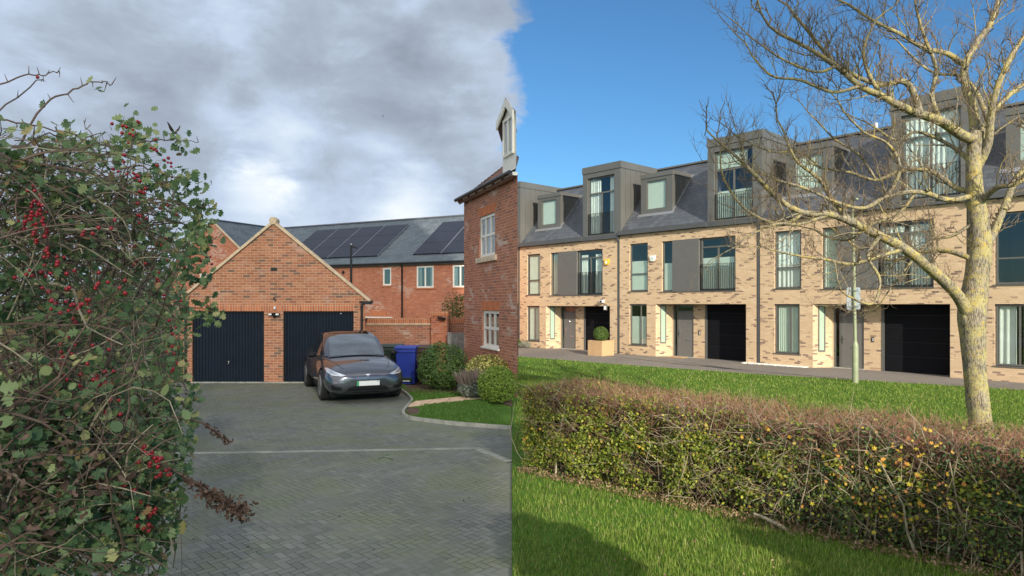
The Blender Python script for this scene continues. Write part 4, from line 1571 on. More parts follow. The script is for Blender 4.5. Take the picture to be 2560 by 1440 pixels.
q = MB()
P = [(hx0 - .12, -.16), (hx1 + .0, -.16), (G1[0], G1[1]), (G0[0] - .1, G0[1] + .1)]
q.prism([(x, y_, rr(y_)) for x, y_ in P], (0, .05, -.07))
rf = obj('roof', q, M['tile'], rh)
q = MB()                                               # stepped tile edge of the verge
n_ = 17
v0, v1 = Vector((hx0 - .12, -.16, 0)), Vector((G0[0] - .1, G0[1] + .1, 0))
for i in range(n_):
    p_ = v0.lerp(v1, i / n_)
    q.box(p_.x - .02, p_.x + .3, p_.y, p_.y + .13, rr(p_.y) - .01, rr(p_.y) + .055)
obj('verge_tile', q, M['tile'], rf)
q = MB(); q.tube([(hx0 - .2, -.21, EZ - .02), (hx1, -.21, EZ - .02)], .055, 10); obj('gutter', q, M['iron'], rh, autosm=40)
q = MB()
for i in range(6):
    x = hx0 + .3 + i * .7
    q.box(x - .012, x + .012, -.2, -.0, EZ - .1, EZ - .04)
obj('gutter_bracket', q, M['iron'], rh)
q = MB(); q.box(hx0 - .05, hx1, -.13, -.003, EZ - .08, EZ - .0); obj('fascia', q, M['white'], rh)
# gabled dormer, its sides run parallel to the plot's edge
dm = MB()
dx0, dx1, dyf = 1.05, 1.97, -.02
zd = 7.05
xm_ = (dx0 + dx1) / 2
hw_ = (dx1 - dx0) / 2
za = zd + .34
EX, EY = -.928 * 1.9, .373 * 1.9
dm.poly([(dx0, dyf, EZ + .1), (dx1, dyf, EZ + .1), (dx1, dyf, zd - .05), (xm_, dyf, za - .1), (dx0, dyf, zd - .05)])
dm.quad((dx0 + EX, dyf + EY, EZ + .1), (dx0, dyf, EZ + .1), (dx0, dyf, zd - .05), (dx0 + EX, dyf + EY, zd - .05))
dm.quad((dx1, dyf, EZ + .1), (dx1 + EX, dyf + EY, EZ + .1), (dx1 + EX, dyf + EY, zd - .05), (dx1, dyf, zd - .05))
do = obj('dormer', dm, M['white'], rh)
q, q2_ = MB(), MB()
for sg in (-1, 1):
    xe = xm_ + sg * (hw_ + (.22 if sg < 0 else .04))
    P = [(xm_, dyf - .1, za + .06), (xe, dyf - .1, zd - .04), (xe + EX, dyf + EY, zd - .04), (xm_ + EX, dyf + EY, za + .06)]
    q.prism(P if sg > 0 else P[::-1], (0, 0, -.06))
    P = [(xm_, dyf - .11, za - .16), (xe, dyf - .11, zd - .26), (xe, dyf - .11, zd - .06), (xm_, dyf - .11, za + .03)]
    q2_.prism(P if sg > 0 else P[::-1], (0, .04, 0))
obj('dormer_roof', q, M['tile'], do)
obj('bargeboard', q2_, M['white'], do)
window(do, dx0 + .12, dx1 - .12, EZ + .5, zd - .1, dyf - .05, fw=.06, mat=M['white'], glass=M['glass_l'], vb=((dx0 + dx1) / 2,))

# ================================================================ car
def build_car():
    car = thing('parked_car', 'dark grey electric hatchback parked nose out before the right garage door', 'car')
    # half profile of the lower body at stations along the length (front is -y)
    st = [
        # y, half width, bottom, shoulder z, deck edge z, deck mid z
        (-2.37, .58, .36, .50, .585, .60), (-2.33, .74, .25, .58, .65, .67), (-2.22, .86, .205, .665, .73, .76),
        (-2.02, .93, .20, .73, .80, .845), (-1.70, .955, .20, .80, .87, .925), (-1.25, .96, .20, .865, .93, .985),
        (-.88, .96, .20, .91, .965, 1.02), (-.3, .955, .20, .935, .99, 1.02), (.5, .955, .20, .96, 1.01, 1.03),
        (1.2, .96, .20, .99, 1.04, 1.05), (1.7, .955, .22, 1.0, 1.07, 1.09), (2.1, .90, .28, 1.0, 1.06, 1.10),
        (2.3, .80, .36, .96, 1.0, 1.03), (2.38, .66, .45, .85, .9, .92)]
    rings = []
    for (y, w_, zb, zs, zt, zm) in st:
        h = zs - zb
        prof = [(0, zb), (w_ * .55, zb), (w_ * .86, zb + .02), (w_ * .965, zb + h * .22), (w_ * 1.0, zb + h * .50), (w_ * .985, zb + h * .80),
                (w_ * .93, zs), (w_ * .80, zt + .008), (w_ * .62, zt + (zm - zt) * .45), (w_ * .34, zm - .012), (0, zm)]
        rings.append([(x, y, z) for x, z in prof] + [(-x, y, z) for x, z in reversed(prof[1:-1])])
    k = len(rings[0])
    V = [p for r in rings for p in r]
    F = []
    for i in range(len(rings) - 1):
        for j in range(k):
            F.append((i * k + j, i * k + (j + 1) % k, (i + 1) * k + (j + 1) % k, (i + 1) * k + j))
    F.append(tuple(reversed(range(k))))
    F.append(tuple(range((len(rings) - 1) * k, len(rings) * k)))
    b0 = MB().add(V, F)
    body = obj('body', b0, M['carpaint'], None, smooth=True, sub=2)
    cuts = []
    wr, wy = .365, (-1.42, 1.47)
    for yy in wy:
        for sg in (-1, 1):
            c_ = MB()
            c_.lathe((sg * .99, yy, wr - .005), [(.415, -.27), (.415, .27)], 36, 'X')
            co = obj('cut', c_, None)
            md = body.modifiers.new('b', 'BOOLEAN')
            md.object = co
            md.operation = 'DIFFERENCE'
            md.solver = 'EXACT'
            cuts.append(co)
    dg = bpy.context.evaluated_depsgraph_get()
    me = bpy.data.meshes.new_from_object(body.evaluated_get(dg))
    body.modifiers.clear()
    body.data = me
    me.materials.clear()
    me.materials.append(M['carpaint'])
    me.polygons.foreach_set('use_smooth', [True] * len(me.polygons))
    me.set_sharp_from_angle(angle=R(35))
    for c_ in cuts:
        bpy.data.objects.remove(c_)
    body.parent = car
    bvh = BVHTree.FromPolygons([v.co[:] for v in me.vertices], [p.vertices[:] for p in me.polygons])

    def decal(name, pts, mat, parent=body, off=.006, n_=8, dirn=(0, 1, 0)):
        """panel following the front of the body; pts are (x, z) seen from ahead"""
        bm = bmesh.new()
        vs = [bm.verts.new((x, 0, z)) for x, z in pts]
        bm.faces.new(vs)
        bmesh.ops.triangulate(bm, faces=bm.faces[:])
        bmesh.ops.subdivide_edges(bm, edges=bm.edges[:], cuts=5, use_grid_fill=True)
        mb_ = MB()
        Vv = []
        for v in bm.verts:
            hit = bvh.ray_cast(Vector((v.co.x, -4, v.co.z)), Vector((0, 1, 0)))
            yv = hit[0].y if hit[0] is not None else -2.2
            nn = hit[1] if hit[0] is not None else Vector((0, -1, 0))
            p_ = Vector((v.co.x, yv, v.co.z)) + Vector((0, -off, off * .5))
            Vv.append(p_)
        Ff = [tuple(v.index for v in f.verts) for f in bm.faces]
        bm.verts.index_update()
        Ff = [tuple(v.index for v in f.verts) for f in bm.faces]
        bm.free()
        mb_.add(Vv, Ff)
        return obj(name, mb_, mat, parent, smooth=True)

    for sg in (-1, 1):
        P = [(.50, .655), (.60, .635), (.80, .66), (.875, .72), (.885, .79), (.84, .80), (.74, .745), (.62, .70)]
        P = [(sg * x, z) for x, z in P]
        hl_ = decal('headlight', P, M['lamp'], off=.012)
        P2 = [(.64, .665), (.78, .685), (.85, .75), (.80, .745), (.70, .70)]
        decal('lens_inset', [(sg * x, z) for x, z in P2], M['alu'], hl_, off=.018)  # greyer inset on the headlight lens
        P = [(.60, .325), (.70, .31), (.80, .335), (.83, .41), (.81, .435), (.70, .39), (.60, .375)]
        fg = decal('fog_vent', [(sg * x, z) for x, z in P], M['black'], off=.022)
    decal('grille', [(-.50, .285), (.50, .285), (.42, .37), (.30, .40), (-.30, .40), (-.42, .37)], M['black'], off=.022)
    decal('lower_lip', [(-.80, .235), (.80, .235), (.78, .262), (-.78, .262)], M['black'], off=.008)
    # emblem on the nose: a T shape
    decal('emblem', [(-.055, .655), (-.04, .668), (.04, .668), (.055, .655), (.045, .645), (.018, .650), (.0, .600), (-.018, .650), (-.045, .645)], M['chrome'], off=.014)
    q = MB(); q.box(-.26, .26, -2.405, -2.39, .415, .525); pl_ = obj('number_plate', q, M['plate'], body, bevel=.003)
    q = MB(); q.box(-.26, -.215, -2.409, -2.4055, .415, .525); obj('green_flash', q, M['plate_g'], pl_)
    q = MB(); q.box(.20, .235, -2.408, -2.4055, .505, .52)
    for x in (-.12, -.06, .0, .09, .14):
        q.box(x, x + .012, -2.408, -2.4055, .518, .524)
    obj('plate_mark', q, M['black'], pl_)
    # greenhouse: shell of the roof with glass panels laid over
    gs_ = [  # y, half width at belt, z belt, half width top, z top
        (-1.02, .70, .965, .66, 1.00), (-.75, .80, .975, .70, 1.17), (-.40, .845, .985, .69, 1.375), (-.02, .86, 1.0, .66, 1.52),
        (.45, .865, 1.01, .64, 1.585), (.95, .86, 1.03, .62, 1.57), (1.45, .84, 1.05, .60, 1.48), (1.85, .80, 1.07, .58, 1.33), (2.18, .70, 1.08, .56, 1.13)]
    rings = []
    for (y, wb, zb, wt, zt) in gs_:
        zb = min(zb, zt - .03) - .04
        prof = [(wb, zb), (wb - (wb - wt) * .35, zb + (zt - zb) * .45), (wt + .035, zt - (zt - zb) * .14), (wt * .93, zt - .015), (wt * .5, zt + .012), (0, zt + .02)]
        rings.append([(x, y, z) for x, z in prof] + [(-x, y, z) for x, z in reversed(prof[:-1])])
    k = len(rings[0])
    V = [p for r in rings for p in r]
    F = [(i * k + j, i * k + j + 1, (i + 1) * k + j + 1, (i + 1) * k + j) for i in range(len(rings) - 1) for j in range(k - 1)]
    F.append(tuple(range((len(rings) - 1) * k, len(rings) * k)))
    roof = obj('cabin', MB().add(V, F), M['carpaint'], car, smooth=True, sub=2)
    dg = bpy.context.evaluated_depsgraph_get(); dg.update()
    me2 = bpy.data.meshes.new_from_object(roof.evaluated_get(dg))
    bv2 = BVHTree.FromPolygons([v.co[:] for v in me2.vertices], [p.vertices[:] for p in me2.polygons])

    def skin(name, P, origin_dir, mat, off=.006, nu=10, nv=8, parent=roof):
        """glass panel over the cabin; P four corners, shot along origin_dir"""
        V_, F_ = [], []
        dd = Vector(origin_dir).normalized()
        P = [Vector(p) for p in P]
        for i in range(nu + 1):
            for j in range(nv + 1):
                a = P[0].lerp(P[1], i / nu)
                b__ = P[3].lerp(P[2], i / nu)
                p_ = a.lerp(b__, j / nv)
                hit = bv2.ray_cast(p_ - dd * 3, dd)
                V_.append((hit[0] if hit[0] is not None else p_) - dd * off)
        for i in range(nu):
            for j in range(nv):
                F_.append((i * (nv + 1) + j, (i + 1) * (nv + 1) + j, (i + 1) * (nv + 1) + j + 1, i * (nv + 1) + j + 1))
        return obj(name, MB().add(V_, F_), mat, parent, smooth=True)

    skin('windscreen', [(-.66, -1, 1.02), (.66, -1, 1.02), (.55, -.1, 1.50), (-.55, -.1, 1.50)], (0, .9, -.42), M['windscreen'])
    skin('roof_glass', [(-.53, .05, 1.6), (.53, .05, 1.6), (.50, 1.35, 1.6), (-.50, 1.35, 1.6)], (0, 0, -1), M['carglass'])
    skin('rear_window', [(-.5, 1.45, 1.6), (.5, 1.45, 1.6), (.48, 2.05, 1.3), (-.48, 2.05, 1.3)], (0, -.3, -1), M['carglass'])
    for sg in (-1, 1):
        skin('side_window', [(sg * .9, -.62, 1.02), (sg * .9, .38, 1.03), (sg * .9, .34, 1.49), (sg * .9, -.10, 1.40)], (-sg, 0, 0), M['carglass'])
        skin('side_window', [(sg * .9, .44, 1.03), (sg * .9, 1.55, 1.10), (sg * .9, 1.30, 1.40), (sg * .9, .42, 1.50)], (-sg, 0, 0), M['carglass'])
        q = MB(); q.ball((sg * 1.03, -.62, 1.03), (.105, .06, .065), 2); q.prism([(sg * .86, -.66, .98), (sg * .97, -.66, 1.0), (sg * .97, -.60, 1.0), (sg * .86, -.60, .98)], (0, 0, .03))
        obj('wing_mirror', q, M['black'], car, smooth=True)
        q = MB(); q.box(min(sg * .962, sg * .968), max(sg * .962, sg * .968), -.35, -.16, .80, .83); q.box(min(sg * .962, sg * .968), max(sg * .962, sg * .968), .72, .91, .82, .85)
        obj('door_handle', q, M['chrome'], car)
    # panel gaps of the bonnet and the doors
    for sg in (-1, 1):
        seam = []
        for i in range(14):
            f = i / 13
            x, y = sg * (.50 + .26 * f ** .7), -2.13 + 1.12 * f
            hit = bvh.ray_cast(Vector((x, y, 3)), Vector((0, 0, -1)))
            if hit[0] is not None:
                seam.append(hit[0] + Vector((0, 0, .001)))
        q = MB(); q.tube(seam, .0055, 5); obj('bonnet_gap', q, M['black'], body)
        for y0 in (-.62, .42, 1.28):
            seam = []
            for i in range(8):
                hit = bvh.ray_cast(Vector((sg * 3, y0 + .05 * i / 7, .34 + .60 * i / 7)), Vector((-sg, 0, 0)))
                if hit[0] is not None:
                    seam.append(hit[0])
            if len(seam) > 2:
                q = MB(); q.tube(seam, .006, 5); obj('door_gap', q, M['black'], body)
    for yy in wy:
        for sg in (-1, 1):
            q = MB()
            turn = 0
            q.lathe((sg * .845, yy, wr - .002), [(.25, -.11), (.335, -.115), (wr, -.09), (wr, .09), (.335, .115), (.25, .11)], 32, 'X')
            wh = obj('wheel', q, M['tyre'], car, autosm=35)
            q = MB()
            q.lathe((sg * .945, yy, wr - .002), [(.245, -.02), (.255, .012), (.235, .012), (.225, -.015)], 32, 'X')
            for s5 in range(5):
                a = s5 * 2 * math.pi / 5 + .3
                ca, sa = math.cos(a), math.sin(a)
                P = []
                for (r_, off_) in ((.03, .035), (.235, .028), (.235, -.028), (.03, -.035)):
                    P.append((sg * .945, yy + ca * r_ - sa * off_, wr - .002 + sa * r_ + ca * off_))
                q.prism(P, (sg * .018, 0, 0))
            q.lathe((sg * .945, yy, wr - .002), [(.055, -.02), (.055, .022)], 14, 'X')
            obj('rim', q, M['rim'], wh)
    q = MB()                                            # dark under side
    q.box(-.80, .80, -2.05, 2.1, .16, .24)
    obj('underside', q, M['black'], car)
    q = MB()
    for yy in wy:
        q.box(-.70, .70, yy - .36, yy + .36, .22, .62)
    obj('wheel_housing', q, M['black'], car)
    return car


m, n = material('windscreen_glass')
cc = n.new('ShaderNodeTexCoord').outputs['Object']
n.put(n.p.inputs['Base Color'], (0.03, 0.036, 0.036))
n.p.inputs['Roughness'].default_value = 0.05
n.p.inputs['Specular IOR Level'].default_value = 1.0
n.p.inputs['Coat Weight'].default_value = 1.0
n.p.inputs['Coat IOR'].default_value = 2.2
M['windscreen'] = m
car = build_car()
YAW = R(24)
nose = gnd(889, 1000, 0)
car.rotation_euler = (0, 0, YAW)
hd_ = Vector((math.sin(YAW), -math.cos(YAW), 0))
fl, fr_ = gnd(815, 998, 0), gnd(975, 998, 0)
midf = Vector(((fl.x + fr_.x) / 2, (fl.y + fr_.y) / 2 + .22, 0))
car.location = midf - hd_ * 1.42

# ================================================================ wheelie bins
def wheelie(label, mat, loc, rz, wid=.58, h=1.05, name='wheelie_bin'):
    t = thing(name, label, 'wheelie bin', loc, rz, 'wheelie bins by the garden wall')
    w0, w1 = wid * .40, wid * .5
    q = MB()
    V = []
    for (z, hw_, y0, y1) in ((.05, w0, -.24, .20), (.12, w0, -.25, .22), (h - .12, w1 * .95, -.34, .32), (h - .115, w1, -.37, .34), (h - .02, w1, -.37, .34)):
        V += [(-hw_, y0, z), (hw_, y0, z), (hw_, y1, z), (-hw_, y1, z)]
    F = [(3, 2, 1, 0)]
    for i in range(4):
        for j in range(4):
            F.append((i * 4 + j, i * 4 + (j + 1) % 4, (i + 1) * 4 + (j + 1) % 4, (i + 1) * 4 + j))
    F.append((16, 17, 18, 19))
    q.add(V, F)
    obj('bin_body', q, mat, t, bevel=.018)
    q = MB()
    q.prism([(-w1 - .02, -.41, h - .015), (-w1 - .02, .36, h - .015), (-w1 - .02, .36, h + .03), (-w1 - .02, .05, h + .065), (-w1 - .02, -.36, h + .045), (-w1 - .02, -.41, h + .01)], (2 * w1 + .04, 0, 0))
    ld = obj('lid', q, mat, t, bevel=.015)
    q = MB(); q.tube([(-w1 * .9, .36, h - .02), (-w1 * .9, .43, h - .01), (w1 * .9, .43, h - .01), (w1 * .9, .36, h - .02)], .018, 8); obj('handle', q, mat, t)
    q = MB(); q.box(-w0 * .75, w0 * .75, -.285, -.25, .10, .24); obj('front_recess', q, M['bin_g'] if mat is M['bin_b'] else mat, t, bevel=.02)
    q = MB(); q.box(-.11, .11, -.292, -.286, .13, .15); obj('sticker', q, M['white_p'], t)
    for sg in (-1, 1):
        q = MB(); q.lathe((sg * (w0 + .05), .2, .1), [(.04, -.025), (.1, -.02), (.1, .02), (.04, .025)], 18, 'X'); obj('wheel', q, M['tyre'], t, autosm=35)
    # moulded ribs on the front
    q = MB()
    for x in (-.13, .0, .13):
        q.prism([(x - .008, -.262, .3), (x + .008, -.262, .3), (x + .008, -.338, h - .18), (x - .008, -.338, h - .18)], (0, .03, 0))
    obj('rib', q, mat, t)
    return t


bp = gnd(1017, 968)
wheelie('bright blue wheelie bin between the grey car and the green shrub', M['bin_b'], (bp.x, bp.y + .3, .03), R(-6))
wheelie('dark green wheelie bin half hidden behind the grey car', M['bin_g'], (bp.x - .56, bp.y + .95, .03), R(4))
wheelie('dark brown wheelie bin squeezed between the blue bin and the shrub', M['bin_k'], (bp.x + .50, bp.y + .45, .03), R(-4), wid=.5)
# ================================================================ unseen sheet added to hold the sun off the paving and red houses
CH = 30.0
cs = Vector((SUND.x, SUND.y, 0)) / SUND.z * CH
edge_c = [(-.03, -14), (-.03, 8), (.10, 13), (.20, 20), (.26, 28), (-1.0, 33), (-4.6, 41), (-9, 52), (-15, 66), (-24, 90)]
outl = edge_c + [(-95, 90), (-95, -14)]
q = MB()
P = [(x + cs.x, y + cs.y, CH + .5 * mnoise.noise(Vector((x * .05, y * .05, 0)))) for x, y in outl]
if newell(P, range(len(P))).z > 0:
    P.reverse()
q.poly(P)
m, n = material('shade_sheet')
tr = n.new('ShaderNodeBsdfTransparent')
CT = 0.24                                               # light passed by the whole layer
tr.inputs[0].default_value = (CT ** .5,) * 3 + (1,)
df = n.new('ShaderNodeBsdfDiffuse'); df.inputs[0].default_value = (.8, .8, .82, 1)
tl_ = n.new('ShaderNodeBsdfTranslucent'); tl_.inputs[0].default_value = (.9, .9, .92, 1)
a1 = n.new('ShaderNodeMixShader'); a1.inputs[0].default_value = .75
n.l.new(df.outputs[0], a1.inputs[1]); n.l.new(tl_.outputs[0], a1.inputs[2])
a2 = n.new('ShaderNodeMixShader'); a2.inputs[0].default_value = CT
tr.inputs[0].default_value = (1, 1, 1, 1)
n.l.new(a1.outputs[0], a2.inputs[1]); n.l.new(tr.outputs[0], a2.inputs[2])
n.l.new(a2.outputs[0], n.out.inputs[0])
cl = obj('added_shade_sheet', q, m)
cl['kind'] = 'structure'

# ================================================================ leaf templates
# lobed hawthorn leaf, a fan round its middle, slightly cupped
def fan(pts, cup=.12):
    V_ = [(0, 0, 0)] + [(x, y, cup * (x * x + y * y)) for x, y in pts]
    n_ = len(pts)
    return np.array(V_, float), np.array([(0, i + 1, (i + 1) % n_ + 1) for i in range(n_)])


LOBED = fan([(-.5, 0), (-.32, -.2), (-.18, -.42), (-.05, -.2), (.12, -.44), (.2, -.18), (.38, -.24), (.5, 0), (.38, .24), (.2, .18), (.12, .44), (-.05, .2), (-.18, .42), (-.32, .2)], .35)
OVAL = fan([(-.5, 0), (-.28, -.28), (.05, -.36), (.34, -.22), (.5, 0), (.34, .22), (.05, .36), (-.28, .28)], .3)
CURL = fan([(-.5, 0), (-.2, -.22), (.1, -.12), (.3, -.25), (.5, .05), (.25, .2), (0, .12), (-.3, .24)], 1.5)

# ================================================================ hawthorn on the left
rng = np.random.default_rng(11)
R1 = random.Random(11)


LIM = ([150, 300, 330, 400, 470, 560, 640, 700, 800, 900, 1000, 1100, 1200, 1440], [0, 40, 300, 430, 480, 515, 500, 450, 465, 455, 490, 475, 455, 440])


def inside(p_, slack=0):
    px = 1280 + p_.x * K / p_.y
    py = HZ - (p_.z - EYE) * K / p_.y
    return px < np.interp(py, *LIM) + slack and py > 290


def curve(p, d_, length, n_, droop=0.0, wig=.25, rr_=R1):
    """wandering twig path"""
    pts = [Vector(p)]
    d_ = Vector(d_).normalized()
    for i in range(n_):
        d_ = (d_ + Vector((rr_.gauss(0, wig), rr_.gauss(0, wig), rr_.gauss(0, wig) - droop)) * (1.0 / n_ * 2)).normalized()
        pts.append(pts[-1] + d_ * (length / n_))
    return pts


# blobs of growth: centre x, y, z, radius x, y, z, share of leaves
def blob(px, py, y, rpx, rpy, ry, wgt):
    c_ = at(px, py, y)
    return (c_, Vector((rpx * y / K, ry, rpy * y / K)), wgt)


blobs = [blob(150, 480, 2.5, 210, 150, .5, 9), blob(330, 470, 2.9, 150, 110, .45, 4), blob(210, 640, 2.6, 240, 170, .55, 8),
         blob(400, 590, 3.4, 120, 120, .6, 7), blob(120, 830, 2.4, 210, 190, .5, 5), blob(330, 800, 3.3, 160, 180, .7, 5),
         blob(140, 1060, 2.1, 220, 190, .45, 9), blob(380, 1040, 2.7, 120, 150, .5, 8), blob(120, 1290, 1.9, 230, 200, .4, 9),
         blob(360, 1280, 2.2, 110, 180, .4, 7), blob(60, 400, 2.3, 120, 120, .4, 4), blob(20, 700, 2.2, 120, 350, .4, 7),
         blob(40, 1150, 1.9, 140, 320, .4, 8), blob(300, 1130, 2.3, 170, 160, .4, 8)]
far_blobs = [blob(360, 760, 6.5, 105, 120, 1.2, 8), blob(400, 880, 7.5, 62, 120, 1.5, 8), blob(370, 700, 9, 80, 80, 1.5, 5), blob(405, 770, 12, 42, 90, 2.0, 6), blob(250, 800, 6, 180, 200, 1.5, 8),
             blob(395, 900, 12, 50, 60, 2.0, 5), blob(100, 700, 7, 200, 260, 1.5, 6)]


def in_blobs(bl, n_, shell=.55):
    wts = np.array([b_[2] for b_ in bl], float)
    wts /= wts.sum()
    ii = rng.choice(len(bl), n_, p=wts)
    d_ = rng.normal(size=(n_, 3))
    d_ /= np.linalg.norm(d_, axis=1)[:, None]
    r_ = rng.random(n_) ** shell
    lum = np.array([1 + .5 * mnoise.noise(Vector(a) * 2.1 + Vector((float(k_), 0, 0))) + .35 * mnoise.noise(Vector(a) * 5 + Vector((0, float(k_), 0))) for a, k_ in zip(d_, ii)])
    C_ = np.array([tuple(b_[0]) for b_ in bl])[ii]
    Q_ = np.array([tuple(b_[1]) for b_ in bl])[ii]
    return C_ + d_ * (r_ * lum)[:, None] * Q_, d_


haw = thing('hawthorn_bush', 'tall hawthorn full of red berries filling the left edge beside the paving', 'bush', (-3.2, 3.0, 0))
base_h = Vector((-3.2, 3.0, 0))


def rel(V_):
    return V_ - np.array(tuple(base_h))


P1, D1 = in_blobs(blobs, 8500)
n1_ = len(P1)
ok = np.array([p_[2] > .05 and inside(Vector(p_), 18) and (rng.random() < (.42 if p_[2] > 2.85 else .62 if p_[2] > 1.7 else .95)) for p_ in P1])
P1, D1 = P1[ok], D1[ok]
rot = rotmats(rng, len(P1), rng.normal(size=(len(P1), 3)) + np.array([0.2, -.6, .8]))
VA, FA = scatter(*LOBED, rel(P1), rot, rng.uniform(.022, .048, len(P1)))
P2, D2 = in_blobs(far_blobs, 7000)
ok = np.array([p_[2] > .05 and inside(Vector(p_), 12) and (rng.random() < (.5 if p_[2] > 2.9 else .8)) for p_ in P2])
P2 = P2[ok]
rot = rotmats(rng, len(P2), rng.normal(size=(len(P2), 3)) + np.array([.2, -.6, .8]))
VB, FB = scatter(*LOBED, rel(P2), rot, rng.uniform(.035, .06, len(P2)))
fast_mesh('foliage', np.vstack([VA, VB]), np.vstack([FA, FB + len(VA)]), M['haw'], haw)
# larger rounder bramble leaves low down
P3, _ = in_blobs([b_ for b_ in blobs if b_[0].z < 2.3], 1100)
P3 = P3[[p_[2] > .05 and inside(Vector(p_), 18) for p_ in P3]]
rot = rotmats(rng, len(P3), rng.normal(size=(len(P3), 3)) + np.array([.3, -.9, .7]))
V3, F3 = scatter(*OVAL, rel(P3), rot, rng.uniform(.025, .050, len(P3)))
fast_mesh('bramble_foliage', V3, F3, M['haw'], haw)
# dead brown leaves at the lower left
P4, _ = in_blobs([blob(70, 1200, 1.65, 110, 180, .25, 4), blob(210, 1200, 1.7, 110, 100, .2, 1), blob(380, 1010, 2.6, 60, 30, .2, 2)], 190)
V4, F4 = scatter(*CURL, rel(P4), rotmats(rng, len(P4)), rng.uniform(.015, .038, len(P4)))
fast_mesh('dead_foliage', V4, F4, M['dead'], haw)
# stems and twigs
q = MB()
q2 = MB()
roots = [Vector((-3.4 + .5 * R1.random(), 2.4 + 1.6 * R1.random(), 0)) for _ in range(16)]
for r_ in roots:
    top = Vector((r_.x + R1.uniform(-.2, .9), r_.y + R1.uniform(-.4, .4), R1.uniform(1.8, 2.9)))
    mid = r_.lerp(top, .5) + Vector((R1.uniform(-.2, .1), R1.uniform(-.2, .2), .1))
    q.tube(smooth_path([tuple(r_), tuple(mid), tuple(top)], 4), [.03 - .0024 * i for i in range(9)], 5)
for k_ in range(1900):
    b_ = R1.choices(blobs, [x[2] for x in blobs])[0]
    c_ = b_[0] + Vector((R1.uniform(-1, .5) * b_[1].x, R1.uniform(-.8, .8) * b_[1].y, R1.uniform(-.9, .6) * b_[1].z))
    if c_.z < .1:
        continue
    L = R1.uniform(.2, .6)
    pts = curve(c_, (R1.uniform(-.6, 1.0), R1.uniform(-.5, .5), R1.uniform(-.3, .7)), L, 7, .22, .75)
    if not all(inside(p_, R1.uniform(-10, 25)) for p_ in pts):
        continue
    r0 = R1.choice([.0025, .003, .004, .0065]) * .8
    (q2 if R1.random() < .22 else q).tube(pts, [r0 * (1 - .1 * i) for i in range(8)], 4, caps=False)
for k_ in range(1100):
    b_ = R1.choices(far_blobs, [x[2] for x in far_blobs])[0]
    c_ = b_[0] + Vector((R1.uniform(-.9, .7) * b_[1].x, R1.uniform(-.8, .8) * b_[1].y, R1.uniform(-.9, .8) * b_[1].z))
    if c_.z < .1:
        continue
    pts = curve(c_, (R1.uniform(-.4, 1.0), R1.uniform(-.5, .5), R1.uniform(-.3, .9)), R1.uniform(.4, .9), 6, .2, .6)
    if not all(inside(p_, R1.uniform(-10, 15)) for p_ in pts):
        continue
    q.tube(pts, [.007, .006, .006, .005, .004, .003, .002], 4, caps=False)
# long arching shoots against the sky
arch = [[(-60, 560), (0, 490), (90, 285), (170, 232), (225, 208), (262, 205), (278, 211)],
        [(-40, 230), (60, 187), (105, 190), (140, 178), (150, 180)], [(-30, 300), (90, 205), (110, 204)],
        [(60, 500), (190, 420), (270, 385), (330, 360), (400, 350), (450, 350), (492, 357)],
        [(20, 470), (80, 400), (150, 365), (230, 365), (290, 367), (360, 372)],
        [(-20, 300), (80, 312), (150, 328), (210, 350), (260, 364), (320, 380)],
        [(300, 420), (370, 420), (430, 440), (480, 444), (500, 450)], [(340, 500), (420, 510), (470, 514), (512, 515), (524, 510)],
        [(230, 380), (232, 345), (205, 302)], [(260, 370), (300, 340), (345, 315)], [(325, 372), (338, 330), (324, 295)],
        [(120, 420), (150, 360), (180, 345)], [(330, 540), (400, 600), (470, 650), (515, 690)], [(380, 560), (450, 560), (490, 585), (520, 610)],
        [(400, 760), (460, 768), (510, 772), (545, 778)], [(380, 640), (440, 620), (480, 600), (500, 560)],
        [(-20, 760), (120, 560), (200, 470), (300, 430)], [(0, 900), (80, 700), (160, 560), (230, 520)], [(180, 520), (260, 500), (350, 470), (420, 455)]]
tips = []
for k_, a_ in enumerate(arch):
    yy = 2.5 + .12 * (k_ % 5)
    path = smooth_path([tuple(at(x, y_, yy + .25 * i / len(a_))) for i, (x, y_) in enumerate(a_)], 5)
    n_ = len(path)
    r0 = .0055 if k_ in (0, 3, 4, 16, 17) else .0038
    path = [p_ + Vector((R1.gauss(0, .004), 0, R1.gauss(0, .004))) for p_ in path]
    q.tube(path, [r0 * (1 - .72 * i / n_) for i in range(n_)], 5)
    for i in range(3, n_, 3):                          # thorns and spurs
        d_ = Vector((R1.uniform(-.6, .6), R1.uniform(-.4, .4), R1.choice([-1, 1, 1]))).normalized()
        q.tube([path[i], path[i] + d_ * R1.uniform(.012, .04)], [.0022, .0008], 4, caps=False)
    if k_ not in (0, 1, 2, 8):
        tips += [path[int(n_ * f)] for f in (.45, .6, .7, .8, .88)]
stems = [Vector(p_) - base_h for p_ in q.v]
q.v = [tuple(p_) for p_ in stems]
obj('branches', q, M['thorn'], haw)
q2.v = [tuple(Vector(p_) - base_h) for p_ in q2.v]
obj('pale_twigs', q2, M['thorn_l'], haw)
# leaves on the shoots
PT = []
for t_ in tips:
    for _ in range(9):
        PT.append(tuple(t_ - base_h + Vector((R1.gauss(0, .035), R1.gauss(0, .03), R1.gauss(-.02, .035)))))
PT += [tuple(at(x, y_, 2.6) - base_h) for x, y_ in ((105, 262), (112, 258), (252, 228), (247, 222), (225, 200), (497, 458), (512, 685), (520, 693), (508, 700), (540, 785), (478, 775), (430, 775))]
PT = np.array(PT)
VT, FT = scatter(*LOBED, PT, rotmats(rng, len(PT), rng.normal(size=(len(PT), 3)) + np.array([.1, -1.2, .5])), rng.uniform(.026, .046, len(PT)))
fast_mesh('shoot_leaves', VT, FT, M['haw'], haw)
